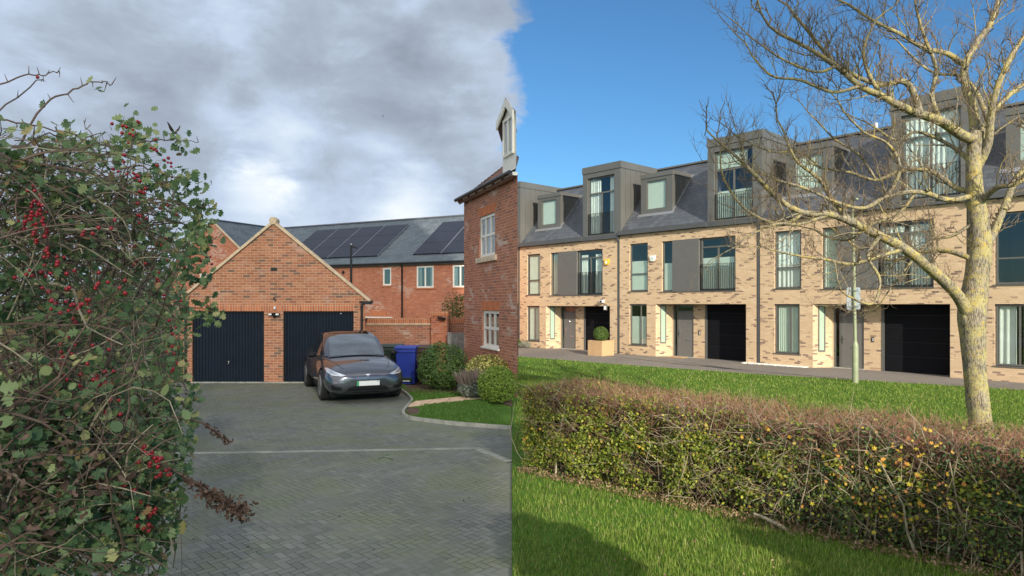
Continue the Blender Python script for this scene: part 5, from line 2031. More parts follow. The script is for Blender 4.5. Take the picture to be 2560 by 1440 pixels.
# berries: each cluster a part
cl_spots = [(320, 320, 6), (345, 312, 5), (316, 345, 4), (385, 358, 4), (378, 385, 4), (300, 400, 4), (420, 410, 6), (424, 425, 5), (310, 425, 4), (330, 440, 5), (360, 470, 8),
            (90, 480, 7), (95, 520, 12), (85, 545, 14), (105, 560, 10), (105, 590, 5), (120, 630, 8), (150, 660, 5), (350, 535, 8), (420, 520, 4), (505, 655, 8), (515, 640, 4), (130, 655, 6), (60, 560, 8),
            (200, 730, 4), (130, 750, 9), (160, 762, 8), (210, 762, 9), (195, 775, 6), (250, 700, 5), (100, 720, 4), (440, 820, 5), (420, 745, 5), (405, 610, 5),
            (245, 855, 4), (110, 920, 6), (150, 905, 5), (235, 940, 12), (250, 950, 9), (200, 970, 6), (130, 945, 8), (270, 1000, 4), (300, 1020, 4), (440, 915, 5),
            (370, 1130, 9), (395, 1145, 8), (400, 1170, 8), (385, 1150, 7), (300, 1190, 4), (350, 1230, 6), (410, 1180, 5), (255, 1305, 7), (240, 1320, 7), (370, 1300, 8), (350, 1320, 6), (375, 1280, 5),
            (180, 860, 4), (60, 690, 6), (30, 940, 7), (50, 1080, 6), (110, 205, 1), (280, 560, 4), (230, 590, 4), (330, 610, 4), (170, 880, 5), (60, 1330, 5), (150, 1350, 5), (340, 650, 4), (290, 745, 4), (390, 700, 5), (445, 650, 4), (430, 870, 5)]
bm = bmesh.new(); bmesh.ops.create_icosphere(bm, subdivisions=2, radius=1)
BT = np.array([v.co[:] for v in bm.verts]); BF = np.array([[v.index for v in f.verts] for f in bm.faces]); bm.free()
for k_, (px, py, nb) in enumerate(cl_spots):
    nb = max(1, int(nb * .7 + .5))
    yy = 2.02 if py > 1000 else 2.1 if px < 300 else 2.5
    if px > 380 and py < 1000:
        yy = 2.75
    c_ = at(px, py, yy)
    pts = np.array([[R1.gauss(0, .013), R1.gauss(0, .012), R1.gauss(0, .014)] for _ in range(nb)])
    pts *= 1.25
    pts[:, 2] -= np.arange(nb) * .001
    V_, F_ = scatter(BT, BF, pts, rotmats(rng, nb), np.array([[R1.uniform(.005, .0072)] * 3 for _ in range(nb)]) * np.array([[1, 1, 1.12]]))
    o_ = fast_mesh('berry_cluster', V_, F_, M['berry'], haw, smooth=True)
    o_.location = c_ - base_h
# dead flower spikes reaching over the paving
def spike(label, pts_px, y0, y1, n_, sz, rad):
    P_ = [at(a, b_, y0 + (y1 - y0) * i / (len(pts_px) - 1)) for i, (a, b_) in enumerate(pts_px)]
    t_ = thing('dead_flower_spike', label, 'dried plant', P_[0])
    path = [p_ - P_[0] for p_ in smooth_path([tuple(p_) for p_ in P_], 6)]
    q_ = MB(); q_.tube(path, [.005 - .0035 * i / len(path) for i in range(len(path))], 5)
    obj('stem', q_, M['thorn'], t_)
    PP = []
    for _ in range(n_):
        f = .35 + .65 * R1.random() ** .7
        i = min(int(f * (len(path) - 1)), len(path) - 1)
        rd = rad * (.35 + .65 * (f - .35) / .65)
        PP.append(tuple(path[i] + Vector((R1.gauss(0, rd * .6), R1.gauss(0, rd * .6), R1.gauss(-rd * .6, rd * .7)))))
    PP = np.array(PP)
    V_, F_ = scatter(*CURL, PP, rotmats(rng, len(PP)), rng.uniform(sz * .6, sz * 1.3, len(PP)))
    fast_mesh('seed_heads', V_, F_, M['dead'], t_)


spike('brown dried flower spike hanging over the paving near the bottom of the bush', [(380, 1150), (470, 1195), (540, 1240), (620, 1275)], 2.2, 2.3, 330, .022, .028)
spike('thin brown dried flower sprig hanging over the paving above the larger one', [(430, 1040), (500, 1055), (535, 1075), (575, 1102)], 2.5, 2.5, 70, .018, .012)

# ================================================================ planting by the red house
leafball('shrub', 'rounded dark green shrub beside the blue bin', 'shrub', (gnd(1100, 984).x + .02, gnd(1100, 984).y + .45, .04), (.66, .55, .62), M['shrub_g'], 9000, .05, 21, 'shrubs in the front bed of the red house', lump=.16, up=.8)
leafball('shrub', 'yellow and green variegated shrub under the lower cream window', 'shrub', (-.62, 16.5, .04), (.58, .40, .50), M['shrub_y'], 4200, .055, 22, 'shrubs in the front bed of the red house', lump=.12, up=.6)
leafball('shrub', 'lime green mounded shrub in front of the variegated one', 'shrub', (-.32, 15.05, .04), (.47, .42, .42), M['shrub_l'], 7500, .04, 23, 'shrubs in the front bed of the red house', lump=.16, up=.6)
leafball('shrub', 'green shrub showing over the top of the garden wall', 'shrub', (at(1150, 770, 23).x, 23.4, 0), (.75, .6, 1.36), M['shrub_g'], 8000, .06, 24, None, lump=.25, up=.5)
lv = leafball('lavender', 'silver grey lavender with dry flower stalks between the green and lime shrubs', 'plant', (at(1182, 990, 15.9).x, 15.9, .04), (.36, .32, .24), M['lav'], 3800, .05, 25, lump=.15, up=1.2)
SP = (np.array([(-.012, 0, 0), (.012, 0, 0), (.02, 0, .8), (-.02, 0, .8), (.0, 0, 1.0), (0, 0, 1.0)]), np.array([(0, 1, 2, 3), (3, 2, 4, 5)]))
n_ = 420
a = rng.uniform(0, 2 * math.pi, n_)
rr_ = rng.random(n_) ** .5
pos = np.stack([np.cos(a) * rr_ * .30, np.sin(a) * rr_ * .25, np.full(n_, .25)], 1)
dr = np.stack([np.cos(a) * rr_ * .8 + .1, np.sin(a) * rr_ * .8, np.full(n_, 1.2)], 1) + rng.normal(size=(n_, 3)) * .12
V_, F_ = scatter(*SP, pos, rotmats(rng, n_, dr), rng.uniform(.28, .50, n_))
fast_mesh('flower_stalks', V_, F_, M['lav_s'], lv)

# leaves and bits lying on the paving
q = MB()
tw = [gnd(945, 1147).xy, gnd(958, 1143).xy, gnd(975, 1146).xy, gnd(983, 1150).xy]
q.tube([(p_.x, p_.y, .015) for p_ in tw], [.012, .012, .010, .008], 5)
q.tube([(tw[1].x, tw[1].y, .02), (tw[1].x + .06, tw[1].y + .16, .02)], [.01, .005], 4)
q.tube([(tw[2].x, tw[2].y, .02), (tw[2].x + .03, tw[2].y - .12, .02)], [.01, .005], 4)
t = obj('fallen_twig', q, M['lichen_twig'] if 'lichen_twig' in M else M['lav'])
tag(t, 'pale green fallen twig lying on the grey paving', 'twig')
n_ = 150
pos = np.stack([rng.uniform(-6, -.1, n_), rng.uniform(5.6, 18.5, n_), np.full(n_, .008)], 1)
V_, F_ = scatter(*CURL, pos, rotmats(rng, n_, np.tile([0, 0, 1.0], (n_, 1)) + rng.normal(size=(n_, 3)) * .2), rng.uniform(.012, .035, n_))
t = fast_mesh('leaf_litter', V_, F_, M['dead'])
tag(t, 'tiny dead leaves strewn over the grey block paving', 'leaf litter', kind='stuff')

# birds
def bird(label, c_, s_, rz):
    t_ = thing('bird', label, 'bird', c_, rz)
    q_ = MB()
    # body with head and forked tail
    q_.tube([(-.5, 0, 0), (-.3, 0, .01), (-.1, 0, 0), (.15, 0, -.02), (.34, 0, -.03), (.42, 0, -.04), (.5, 0, -.06)], [.01, .05, .09, .10, .07, .06, .012], 8)
    for sg in (-1, 1):
        q_.prism([(-.42, 0, .02), (-.75, sg * .10, .03), (-.78, sg * .02, .03), (-.5, 0, -.01)], (0, 0, -.012))
    q_.v = [tuple(s_ * v for v in p_) for p_ in q_.v]
    obj('body', q_, M['feather'], t_, smooth=True)
    for sg in (-1, 1):
        q_ = MB()
        P_ = [(.2, sg * .04, .03), (.28, sg * .35, .34), (.12, sg * .62, .80), (-.05, sg * .70, .96), (-.10, sg * .5, .6), (-.18, sg * .3, .3), (-.12, sg * .04, .03)]
        q_.prism(P_, (-.02, sg * .015, 0))
        q_.v = [tuple(s_ * v for v in p_) for p_ in q_.v]
        obj('wing', q_, M['feather'], t_)


bird('dark brown bird flying with raised wings just above the hawthorn', at(435, 333, 35), .55, R(-25))
bird('tiny distant bird high in the clouds above the garage', at(957, 291, 150), .35, R(30))
# ================================================================ clipped hedge across the right foreground
rng = np.random.default_rng(5)
R2 = random.Random(5)
HA, HB = gnd(1296, 1180), gnd(2000, 1340)               # foot of the hedge, near face
hd2 = (HB - HA).normalized()
hn = Vector((-hd2.y, hd2.x, 0))
if hn.y < 0:
    hn = -hn                                            # pointing away from the viewer
HL = 9.5
HT = 1.32


def hp(s_, t_, z):
    return HA + hd2 * s_ + hn * t_ + Vector((0, 0, z))


def htop(s_):
    return 1.17 - .012 * s_ + .06 * mnoise.noise(Vector((s_ * 1.3, 0, 3))) + .05 * mnoise.noise(Vector((s_ * 4, 0, 8)))


hedge = thing('clipped_hedge', 'long clipped mixed hedge crossing the grass, thin and twiggy with yellowing leaves', 'hedge', HA)


def hedge_pts(n_, face=.6, smin=.06, smax=HL, zmin=.08, dens=None):
    out_ = []
    nrm_ = []
    while len(out_) < n_:
        s_ = rng.uniform(smin, smax)
        u = rng.random()
        tp = htop(s_)
        bulge = .22 * mnoise.noise(Vector((s_ * 1.8, 2, 0))) + .10 * mnoise.noise(Vector((s_ * 4, rng.random(), 5)))
        if u < face:
            z = zmin + (tp - zmin) * rng.random() ** .8
            t_ = -.02 + abs(rng.normal()) * .13 - bulge * .6 + .10 * max(0, .35 - z) * 1.5
            n3 = (-hn.x, -hn.y, .3)
        elif u < .93:
            z = tp - abs(rng.normal()) * .07
            t_ = rng.uniform(0, HT)
            n3 = (0, 0, 1)
        elif u < .965:
            z = zmin + (tp - zmin) * rng.random()
            t_ = HT - abs(rng.normal()) * .1
            n3 = (hn.x, hn.y, .3)
        else:
            z = zmin + (tp - zmin) * rng.random()
            t_ = rng.uniform(0, HT)
            s_ = smin + abs(rng.normal()) * .06
            n3 = (-hd2.x, -hd2.y, .3)
        if dens is not None and rng.random() > dens(s_, t_, z):
            continue
        p_ = hp(s_, t_, z) - HA
        if (p_ + HA).x < .01:
            continue
        out_.append(tuple(p_))
        nrm_.append(n3)
    return np.array(out_), np.array(nrm_)


def clump(s_, t_, z, f, k_):
    return mnoise.noise(Vector((s_ * f, t_ * f, z * f + k_)))


# light green leaves, thick on the left, thinning to the right; dark privet at the right end
def d_light(s_, t_, z):
    tp = htop(s_)
    topfade = 1.0 if z < tp - .26 else .22
    right = 1.0 if s_ < 1.8 else max(.16, 1 - (s_ - 1.8) * .35)
    low = min(1, .25 + z * 2.2)
    return topfade * right * low * (.75 + 2.2 * clump(s_, t_, z, 3.6, 1) + .9 * clump(s_, t_, z, 9, 1))


def d_dark(s_, t_, z):
    r_ = min(1, max(.05, (s_ - 2.6) * .55))
    tp = htop(s_)
    return r_ * (1.0 if z < tp - .12 else .45) * (.7 + 1.9 * clump(s_, t_, z, 3.5, 7) + .8 * clump(s_, t_, z, 9, 3))


P_, N_ = hedge_pts(30000, .68, dens=d_light)
V_, F_ = scatter(*OVAL, P_, rotmats(rng, len(P_), N_ + rng.normal(size=N_.shape) * .9), rng.uniform(.020, .044, len(P_)))
fast_mesh('leaves', V_, F_, M['hedge'], hedge)
P_, N_ = hedge_pts(20000, .62, dens=d_dark)
V_, F_ = scatter(*OVAL, P_, rotmats(rng, len(P_), N_ + rng.normal(size=N_.shape) * .8), rng.uniform(.020, .038, len(P_)))
fast_mesh('privet_leaves', V_, F_, M['hedge_d'], hedge)
# yellow and orange maple leaves caught in it
cen = [(2230, 1150), (2200, 1190), (2290, 1160), (2320, 1210), (2170, 1220), (2240, 1240), (2350, 1200), (2140, 1170), (2270, 1270), (2300, 1250), (2400, 1215), (2195, 1100), (2280, 1110), (2090, 1150), (2030, 1260),
       (1935, 1090), (1940, 1120), (1720, 1060), (1700, 1070), (1350, 1060), (1345, 1100), (2455, 1215), (2250, 1290), (2200, 1260), (2320, 1130), (1620, 1130)]
PP = []
for (px, py) in cen:
    n_ = 8 if px > 2080 else 5
    # the near face of the hedge along this line of sight
    rx = (px - 1280) / K
    s_ = (HA.x - rx * HA.y) / (rx * hd2.y - hd2.x)
    f0 = HA + hd2 * s_
    z = EYE + (HZ - py) * f0.y / K
    for _ in range(n_):
        p_ = hp(s_ + R2.gauss(0, .16), -.05 + R2.gauss(0, .04), min(max(z + R2.gauss(0, .09), .1), 1.2)) - HA
        PP.append(tuple(p_))
PP = np.array(PP)
STAR = fan([(.5 * math.cos(R(a)) * (1 if i % 2 == 0 else .5), .5 * math.sin(R(a)) * (1 if i % 2 == 0 else .5)) for i, a in enumerate(range(0, 360, 36))], .4)
V_, F_ = scatter(*STAR, PP, rotmats(rng, len(PP), np.tile([(-.3, -1, .6)], (len(PP), 1)) + rng.normal(size=(len(PP), 3)) * .5), rng.uniform(.025, .055, len(PP)))
fast_mesh('autumn_leaves', V_, F_, M['autumn'], hedge)


# twigs: many short bent sticks, thick stems at the foot
def sticks(n_, gen, k=3):
    """vectorised bent sticks: list of (3 points, radius)"""
    V_, F_ = [], []
    ang = np.arange(k) * 2 * np.pi / k
    A_ = np.array([g[0] for g in gen]); B_ = np.array([g[1] for g in gen]); C_ = np.array([g[2] for g in gen]); r_ = np.array([g[3] for g in gen])
    rings = []
    for q_, (p0, p1, sc_) in enumerate(((A_, B_, 1.0), (B_, C_, .8), (C_, C_ + (C_ - B_), .4))):
        t_ = (p1 - p0); t_ /= np.linalg.norm(t_, axis=1)[:, None] + 1e-9
        u = np.cross(t_, np.array([.3, .5, .81])); u /= np.linalg.norm(u, axis=1)[:, None] + 1e-9
        w_ = np.cross(t_, u)
        base_ = (A_, B_, C_)[q_]
        rings.append(base_[:, None, :] + (u[:, None, :] * np.cos(ang)[None, :, None] + w_[:, None, :] * np.sin(ang)[None, :, None]) * (r_ * sc_)[:, None, None])
    V_ = np.concatenate(rings, axis=1)                  # n, 3k, 3
    f_ = []
    for a in range(2):
        for j in range(k):
            f_.append((a * k + j, a * k + (j + 1) % k, (a + 1) * k + (j + 1) % k, (a + 1) * k + j))
    f_ = np.array(f_)
    FF_ = f_[None] + (np.arange(len(A_)) * 3 * k)[:, None, None]
    return V_.reshape(-1, 3), FF_.reshape(-1, 4)


def twig_gen(P_, N_, lmin, lmax, rmin, rmax, up, nb=.5):
    out_ = []
    for p_, n3 in zip(P_, N_):
        p_ = Vector(p_)
        d_ = (Vector(n3) * nb + Vector((R2.gauss(0, .6), R2.gauss(0, .6), R2.gauss(up, .5)))).normalized()
        L = R2.uniform(lmin, lmax)
        b_ = p_ + d_ * L * .5
        d2_ = (d_ + Vector((R2.gauss(0, .45), R2.gauss(0, .45), R2.gauss(0, .45)))).normalized()
        out_.append((tuple(p_ - d_ * L * .3), tuple(b_), tuple(b_ + d2_ * L * .5), R2.uniform(rmin, rmax)))
    return out_


P_, N_ = hedge_pts(11000, .46)
V_, F_ = sticks(0, twig_gen(P_, N_, .05, .17, .0012, .0030, .35))
fast_mesh('twigs', V_, F_, M['twig_h'], hedge)
P_, N_ = hedge_pts(13000, .26, zmin=.5, dens=lambda s_, t_, z: 1.0 if z > htop(s_) - .3 else .1)
P_[:, 2] -= .04
V_, F_ = sticks(0, twig_gen(P_, N_, .06, .15, .0012, .0026, .9, .2))
fast_mesh('clipped_shoots', V_, F_, M['twig_r'], hedge)
P_, N_ = hedge_pts(1000, 1.0, dens=lambda s_, t_, z: .25 + .8 * (1 if 2.2 < s_ < 5.2 else 0))
V_, F_ = sticks(0, twig_gen(P_, N_, .18, .5, .002, .0045, .1, .15))
fast_mesh('long_twigs', V_, F_, M['thorn_l'], hedge)
q = MB()
s_ = .1
while s_ < HL:
    for _ in range(R2.choice([1, 2, 3])):
        a_ = hp(s_ + R2.gauss(0, .05), .18 + R2.uniform(-.16, .9), 0) - HA
        b_ = a_ + Vector((R2.gauss(0, .10), R2.gauss(0, .10), .5))
        c_ = b_ + Vector((R2.gauss(0, .18), R2.gauss(0, .15), .45))
        r_ = R2.uniform(.004, .012)
        q.tube([a_, a_.lerp(b_, .5) + Vector((R2.gauss(0, .03), R2.gauss(0, .02), 0)), b_, c_], [r_ * 1.25, r_, r_ * .8, r_ * .4], 5)
    s_ += R2.uniform(.06, .15)
# the fallen pale branch at the foot
br = [gnd(1985, 1345), gnd(1950, 1318, .05), gnd(1915, 1300, .10), gnd(1880, 1285, .16)]
q.tube([p_ + Vector((0, -.04, .02)) - HA for p_ in br], [.016, .020, .019, .013], 6)
obj('stems', q, M['thorn_l'], hedge)
# dry leaves and straw along its foot
n_ = 5200
PP = np.array([tuple(hp(rng.uniform(0.05, HL), -.16 + abs(rng.normal()) * .30, .05 + .05 * rng.random()) - HA) for _ in range(n_)])
PP = PP[PP[:, 0] + HA.x > .02]
V_, F_ = scatter(*CURL, PP, rotmats(rng, len(PP)), rng.uniform(.02, .045, len(PP)))
fast_mesh('dry_litter', V_, F_, M['dead_l'], hedge)
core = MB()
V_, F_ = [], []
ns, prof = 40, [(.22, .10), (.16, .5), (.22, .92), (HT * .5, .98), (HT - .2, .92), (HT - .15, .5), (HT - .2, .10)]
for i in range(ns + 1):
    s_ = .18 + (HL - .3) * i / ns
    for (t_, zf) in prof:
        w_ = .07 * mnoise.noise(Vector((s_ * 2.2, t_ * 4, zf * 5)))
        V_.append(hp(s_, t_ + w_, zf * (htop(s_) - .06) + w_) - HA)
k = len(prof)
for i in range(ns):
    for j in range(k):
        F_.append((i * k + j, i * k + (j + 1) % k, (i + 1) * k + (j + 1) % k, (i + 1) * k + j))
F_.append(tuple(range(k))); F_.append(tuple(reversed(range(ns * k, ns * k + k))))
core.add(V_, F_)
obj('dark_core', core, M['core_dark'], hedge)  # solid dark fill: shade among the twigs put into its colour

# ================================================================ bare tree
R3 = random.Random(77)
TY = 9.0


def tp_(px, py, dy=0.0):
    return at(px, py, TY + dy)


troot = tp_(2478, 760)
troot = Vector((troot.x + .02, TY, 0))
tree = thing('bare_tree', 'bare winter tree with yellow lichen on its bark, behind the hedge at the right', 'tree', troot)
tk = MB()
bb = MB()
tw1 = []
TWIGCAP = 30000


def relT(p_):
    return p_ - troot


def limb(mb_, pts, r0, r1, k=8, kk=5):
    path = [Vector(p_) for p_ in smooth_path([tuple(p_) for p_ in pts], kk)]
    n_ = len(path)
    rad = [r0 + (r1 - r0) * (i / (n_ - 1)) ** .8 for i in range(n_)]
    # bark swellings
    rad = [r_ * (1 + .07 * mnoise.noise(path[i] * 4)) for i, r_ in enumerate(rad)]
    mb_.tube([relT(p_) for p_ in path], rad, k)
    return path, rad


base_z = tp_(2462, 1085)
# trunk
tr_pts = [troot + Vector((.03, 0, -.05)), troot + Vector((.0, 0, .3)), tp_(2456, 1085), tp_(2440, 960), tp_(2433, 860), tp_(2430, 785), tp_(2441, 700), tp_(2450, 600), tp_(2438, 490), tp_(2434, 400), tp_(2440, 330)]
path = [Vector(p_) for p_ in smooth_path([tuple(p_) for p_ in tr_pts], 5)]
prad = []
for p_ in path:
    py = HZ - (p_.z - EYE) * K / TY
    w_ = np.interp(py, [330, 400, 480, 600, 700, 770, 800, 880, 960, 1085, 1180], [17, 17, 19, 25, 27, 31, 30, 26, 25, 26, 32])
    prad.append(w_ * TY / K * (1 + .06 * mnoise.noise(p_ * 5)))
tk.tube([relT(p_) for p_ in path], prad, 14)
tk.ball(relT(tp_(2415, 800, -.05)), (.06, .06, .12), 2, .3, 3)
obj('trunk', tk, M['bark'], tree, smooth=True)

limbs = [
    # points in photo pixels with depth offset, radii in pixels
    ([(2425, 800, 0), (2395, 740, -.1), (2335, 680, -.25), (2262, 622, -.4), (2200, 590, -.5), (2130, 556, -.6), (2075, 535, -.7), (2010, 532, -.8), (1950, 500, -.9), (1890, 440, -1.0), (1850, 400, -1.0)], 17, 3.5),
    ([(2440, 350, 0), (2405, 338, -.1), (2350, 302, -.3), (2290, 282, -.45), (2245, 262, -.6), (2205, 240, -.7), (2150, 215, -.8), (2090, 165, -.9), (2020, 120, -1.0), (1950, 85, -1.1)], 15, 3.5),
    ([(2300, 284, -.45), (2280, 225, -.5), (2255, 203, -.55), (2205, 212, -.6), (2140, 190, -.7), (2080, 150, -.7), (2030, 90, -.8), (1990, 40, -.8)], 9, 3),
    ([(2438, 350, 0), (2432, 270, .1), (2416, 220, .15), (2412, 165, .2), (2440, 110, .3), (2475, 60, .3), (2500, -10, .4)], 14, 6),
    ([(2414, 165, .2), (2370, 135, .1), (2310, 120, 0), (2250, 85, 0), (2180, 50, -.1), (2120, 10, -.1)], 8, 3),
    ([(2440, 480, 0), (2390, 470, .2), (2330, 430, .3), (2260, 425, .4), (2190, 450, .5), (2120, 430, .6), (2050, 420, .7)], 9, 2.5),
    ([(2430, 490, 0), (2370, 500, -.2), (2300, 480, -.35), (2220, 490, -.5), (2160, 520, -.6), (2090, 505, -.7), (2010, 470, -.8), (1940, 450, -.9)], 8, 2.5),
    ([(2425, 645, 0), (2370, 628, .2), (2310, 630, .4), (2240, 650, .5), (2190, 640, .6), (2130, 610, .7)], 8, 2),
    ([(2430, 560, 0), (2380, 590, .1), (2330, 600, .2), (2290, 640, .2), (2250, 690, .2), (2220, 730, .2)], 5, 2),
    ([(2438, 420, 0), (2400, 380, .3), (2350, 350, .5), (2290, 330, .6), (2240, 350, .7), (2190, 320, .8)], 7, 2.5),
    ([(2450, 620, 0), (2480, 590, .1), (2510, 520, .2), (2545, 440, .3), (2600, 380, .4)], 13, 6),
    ([(2442, 420, 0), (2470, 360, -.1), (2478, 280, -.2), (2500, 200, -.3), (2540, 120, -.3)], 12, 6),
    ([(2445, 360, 0), (2470, 300, .3), (2520, 240, .5), (2590, 190, .6)], 11, 5),
    ([(2446, 510, 0), (2490, 470, -.3), (2540, 460, -.5), (2600, 420, -.6)], 9, 4),
    ([(2262, 622, -.4), (2200, 640, -.5), (2130, 660, -.5), (2070, 650, -.6), (2000, 640, -.6), (1930, 625, -.7)], 6, 2),
    ([(2200, 590, -.5), (2170, 640, -.7), (2200, 700, -.8), (2180, 760, -.8), (2120, 740, -.9)], 5, 2),
    ([(2130, 556, -.6), (2080, 500, -.6), (2050, 450, -.6), (1990, 400, -.7), (1960, 330, -.7)], 7, 2.5),
    ([(2075, 535, -.7), (2000, 560, -.8), (1940, 560, -.9), (1870, 590, -1.0)], 5, 2),
    ([(2205, 240, -.7), (2170, 180, -.7), (2160, 120, -.7), (2190, 50, -.6)], 6, 2.5),
    ([(2150, 215, -.8), (2080, 230, -.9), (2000, 200, -1.0), (1930, 190, -1.1), (1880, 140, -1.1)], 5, 2),
    ([(2350, 302, -.3), (2330, 240, -.2), (2340, 170, -.2), (2310, 90, -.2), (2290, 20, -.2)], 7, 3),
    ([(2470, 300, 0), (2440, 230, .5), (2400, 190, .8), (2330, 180, .9), (2270, 130, 1.0)], 7, 2.5),
    ([(2010, 532, -.8), (1960, 560, -.8), (1900, 545, -.8), (1850, 510, -.9), (1810, 450, -.9)], 5, 2),
    ([(2290, 480, -.35), (2240, 540, -.3), (2180, 560, -.3), (2120, 600, -.3), (2060, 590, -.3)], 5, 2),
    ([(2090, 165, -.9), (2040, 180, -1), (1960, 150, -1.1), (1900, 110, -1.1)], 4, 1.8),
    ([(2050, 420, .7), (2000, 380, .7), (1930, 380, .6), (1860, 350, .6)], 3.5, 1.6),
    ([(2220, 490, -.5), (2250, 420, -.6), (2220, 360, -.6), (2160, 330, -.6), (2110, 280, -.6)], 5, 2),
    ([(2190, 450, .5), (2150, 390, .5), (2090, 350, .5), (2040, 300, .5)], 4, 1.8),
]
gen = []


def grow(p_, d_, L, r_, lev):
    """side shoots: bent upward, forking"""
    if len(gen) > TWIGCAP:
        return
    n_ = 3 if lev > 1 else 4
    pts = [Vector(p_)]
    dd = d_.normalized()
    for i in range(n_):
        dd = (dd + Vector((R3.gauss(0, .24), R3.gauss(0, .24), R3.gauss(.10, .2)))).normalized()
        pts.append(pts[-1] + dd * L / n_)
    if lev >= 2:
        bb.tube([relT(q_) for q_ in pts], [max(r_ * (1 - .5 * i / n_), .0015) for i in range(n_ + 1)], 5, caps=False)
    else:
        for i in range(0, n_ - 1, 2) if n_ > 3 else (0,):
            a_, b_, c_ = pts[i], pts[i + 1], pts[min(i + 2, n_)]
            gen.append((tuple(relT(a_)), tuple(relT(b_)), tuple(relT(c_)), max(r_ * (1 - .2 * i), .0012)))
        if n_ == 3:
            gen.append((tuple(relT(pts[2])), tuple(relT(pts[2].lerp(pts[3], .5))), tuple(relT(pts[3])), max(r_ * .5, .001)))
    if lev > 0:
        for i in range(1, n_ + 1):
            for _ in range(R3.choice([1, 1, 2]) if lev > 1 else R3.choice([1, 1, 2])):
                side = dd.cross(Vector((R3.gauss(0, 1), R3.gauss(0, 1), R3.gauss(0, 1)))).normalized()
                nd = (dd * .75 + side * .75 + Vector((-.05, -.02, .30))).normalized()
                grow(pts[i], nd, L * R3.uniform(.42, .72), r_ * .58, lev - 1)


for (pts, r0, r1) in limbs:
    P_ = [tp_(a, b_, c_) for a, b_, c_ in pts]
    path, rad = limb(bb, P_, r0 * TY / K * .95, r1 * TY / K, 9 if r0 > 8 else 7)
    n_ = len(path)
    start = 5 if r0 > 6 else 3
    for i in range(start, n_):
        for _rep in range(R3.choice([1, 1, 2])):
            d_ = (path[i] - path[i - 1]).normalized()
            side = d_.cross(Vector((R3.gauss(0, 1), R3.gauss(0, 1), R3.gauss(0, 1)))).normalized()
            nd = (d_ * .55 + side * .8 + Vector((0, 0, .28))).normalized()
            big = R3.random() < .30
            grow(path[i], nd, R3.uniform(.32, .55) if big else R3.uniform(.18, .38), min(max(rad[i] * .36, .003), .010), 2 if big else 1)
    grow(path[-1], (path[-1] - path[-2]), .55, rad[-1], 2)
obj('branches', bb, M['bark'], tree, smooth=True)
V_, F_ = sticks(0, gen, 4)
fast_mesh('twigs', V_, F_, M['twig'], tree)

# ================================================================ trees and a shrub behind the photographer, which shade the foreground
def shade_tree(name, label, c_, h, rad, n_, seed):
    t_ = thing(name, label, 'tree', c_)
    q_ = MB(); q_.tube([(0, 0, 0), (.05, 0, h * .4), (0, .05, h * .8)], [.09, .07, .03], 8)
    obj('trunk', q_, M['bark'], t_)
    rg = np.random.default_rng(seed)
    d_ = rg.normal(size=(n_, 3)); d_ /= np.linalg.norm(d_, axis=1)[:, None]
    r_ = rg.random(n_) ** .45
    lum = np.array([1 + .35 * mnoise.noise(Vector(a) * 1.8 + Vector((seed, 0, 0))) for a in d_])
    PP_ = d_ * (r_ * lum)[:, None] * np.array(rad) + np.array([0, 0, h])
    PP_ = PP_[PP_[:, 2] > .1]
    V__, F__ = scatter(*OVAL, PP_, rotmats(rg, len(PP_)), rg.uniform(.09, .16, len(PP_)))
    fast_mesh('crown', V__, F__, M['hedge_d'], t_)


shade_tree('holly_tree', 'dark evergreen tree standing behind the camera on the right', (6.2, -1.6, 0), 3.05, (1.7, .8, .75), 4200, 3)
shade_tree('holly_tree', 'slim dark evergreen tree standing behind the camera, left of the larger one', (2.95, -1.3, 0), 3.15, (.5, .45, .42), 1300, 9)

# ================================================================ grass
BL = (np.array([(-.5, 0, 0), (.5, 0, 0), (.28, .25, .6), (-.28, .25, .6), (0, .75, 1.0)]), None)


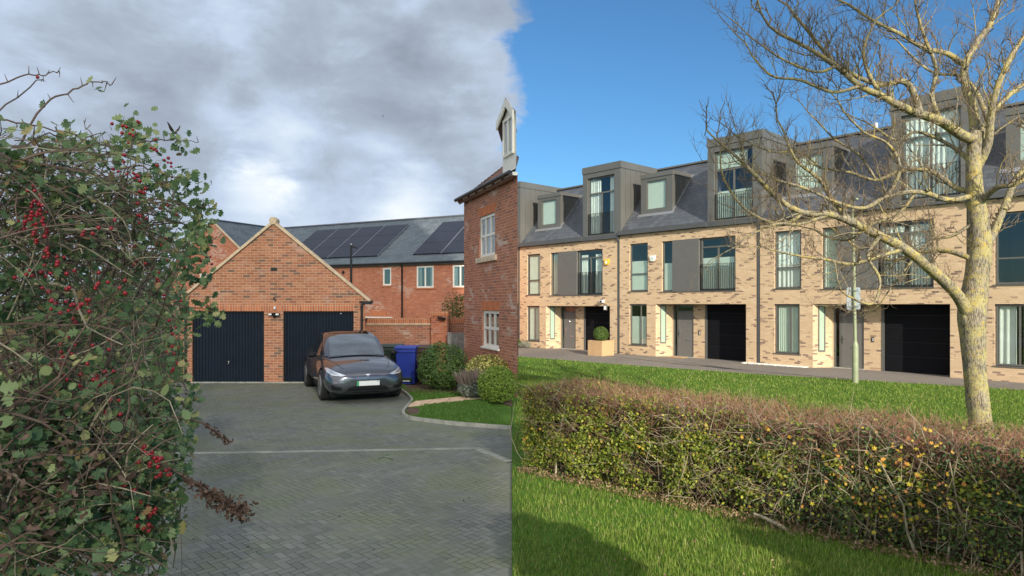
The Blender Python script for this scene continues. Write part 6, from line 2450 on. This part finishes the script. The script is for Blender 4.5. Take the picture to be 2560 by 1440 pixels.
def grass(name, label, poly, n_, hmin, hmax, wd_, mat, z=.03, near_bias=True, seed=1, excl=None):
    rg = np.random.default_rng(seed)
    poly = np.array(poly)
    lo, hi = poly.min(0), poly.max(0)
    pts = []
    tot = 0
    while tot < n_:
        m_ = n_ * 4
        # even density over the picture rather than over the ground
        if near_bias:
            iy = rg.uniform(1 / hi[1], 1 / lo[1], m_)
            y = 1 / iy
            x = rg.uniform(-1, 1, m_) * .80 * y
        else:
            y = rg.uniform(lo[1], hi[1], m_); x = rg.uniform(lo[0], hi[0], m_)
        ins = np.zeros(m_, bool)
        j = len(poly) - 1
        for i in range(len(poly)):
            xi, yi, xj, yj = poly[i, 0], poly[i, 1], poly[j, 0], poly[j, 1]
            c_ = ((yi > y) != (yj > y)) & (x < (xj - xi) * (y - yi) / (yj - yi + 1e-12) + xi)
            ins ^= c_
            j = i
        if excl is not None:
            ins &= ~excl(x, y)
        pts.append(np.stack([x[ins], y[ins]], 1))
        tot += ins.sum()
    P_ = np.concatenate(pts)[:n_]
    n2_ = len(P_)
    lush = np.array([mnoise.noise(Vector((a * 1.1, b_ * 1.1, seed))) + .6 * mnoise.noise(Vector((a * 4, b_ * 4, seed))) for a, b_ in P_])
    h = rg.uniform(hmin, hmax, n2_) * (1 + .45 * lush) * (1 + P_[:, 1] * .02)
    wv = wd_ * (1 + P_[:, 1] * .09) * rg.uniform(.7, 1.3, n2_)
    a = rg.uniform(0, 2 * np.pi, n2_)
    ca, sa = np.cos(a), np.sin(a)
    lean = rg.uniform(.1, 1.25, n2_)
    T = BL[0]
    V_ = np.zeros((n2_, 5, 3))
    lx_ = T[None, :, 0] * wv[:, None]
    ly_ = T[None, :, 1] * (h * lean)[:, None]
    V_[:, :, 0] = P_[:, 0:1] + lx_ * ca[:, None] - ly_ * sa[:, None]
    V_[:, :, 1] = P_[:, 1:2] + lx_ * sa[:, None] + ly_ * ca[:, None]
    V_[:, :, 2] = z + T[None, :, 2] * h[:, None] * (1 - .25 * lean[:, None])
    me = bpy.data.meshes.new(name)
    me.vertices.add(n2_ * 5)
    me.vertices.foreach_set('co', V_.astype(np.float32).ravel())
    base_ = (np.arange(n2_) * 5)[:, None]
    loops = np.concatenate([base_ + np.array([[0, 1, 2, 3]]), base_ + np.array([[3, 2, 4]])], 1).ravel()
    me.loops.add(len(loops))
    me.loops.foreach_set('vertex_index', loops.astype(np.int32))
    me.polygons.add(n2_ * 2)
    ls = np.stack([np.arange(n2_) * 7, np.arange(n2_) * 7 + 4], 1).ravel()
    me.polygons.foreach_set('loop_start', ls.astype(np.int32))
    me.update(calc_edges=True)
    o_ = link(name, me, mat)
    return tag(o_, label, 'grass', kind='stuff')


hs = [hp(0.0, .0, 0).xy, hp(HL, .0, 0).xy]
near_poly = [(.01, 4.2), (.01, HA.y + .02), tuple(hp(.1, .12, 0).xy), tuple(hp(7, .12, 0).xy), (5.2, 3.8), (3, 3.8)]
grass('grass', 'long green grass in front of the hedge', near_poly, 60000, .03, .075, .0040, M['grass'], seed=4)
back_poly = [(.01, hp(.1, HT, 0).y + .1), tuple(hp(.2, HT - .05, 0).xy), tuple(hp(9.4, HT - .05, 0).xy), (22, 4.4), (31, 4.8), (20, 12.4), (12.6, 17.9), (7.97, 21.1), (3.8, 24.8), (.25, 28.4), (.2, 20)]
grass('grass', 'bright green grass bank between the hedge and the pavement', back_poly, 130000, .025, .055, .0055, M['grass'], seed=5)
lp_ = [(a, b_ + .03) for a, b_ in kerb] + [(-.9, 16.6), (-2.8, 17.3), (-3.1, 19)]
fpp = [np.array(tuple(f_)) for f_ in fp]


def on_path(x, y):
    ok_ = np.ones(len(x), bool)
    P_ = [fpp[0], fpp[3], fpp[2], fpp[1]]
    sgn = None
    for i in range(4):
        a_, b_ = P_[i], P_[(i + 1) % 4]
        c_ = (b_[0] - a_[0]) * (y - a_[1]) - (b_[1] - a_[1]) * (x - a_[0])
        sgn = np.sign(c_) if sgn is None else sgn
        ok_ &= np.sign(c_) == sgn
    return ok_ | ((x < -1.93) & (y < 14.6) & (y > 13.2) & (x > -2.6))


grass('grass', 'short lawn beside the flag path of the red house', lp_, 26000, .025, .055, .0065, M['grass_l'], z=.035, seed=6, excl=on_path)
# a few blown leaves on the grass
n_ = 70
pos = np.stack([rng.uniform(.1, 3.6, n_), rng.uniform(5.2, 8.6, n_), np.full(n_, .085)], 1)
V_, F_ = scatter(*CURL, pos, rotmats(rng, n_, np.tile([0, 0, 1.0], (n_, 1)) + rng.normal(size=(n_, 3)) * .4), rng.uniform(.02, .045, n_))
t = fast_mesh('fallen_leaves', V_, F_, M['dead_l'])
tag(t, 'brown fallen leaves scattered on the grass in front of the hedge', 'leaves', kind='stuff')
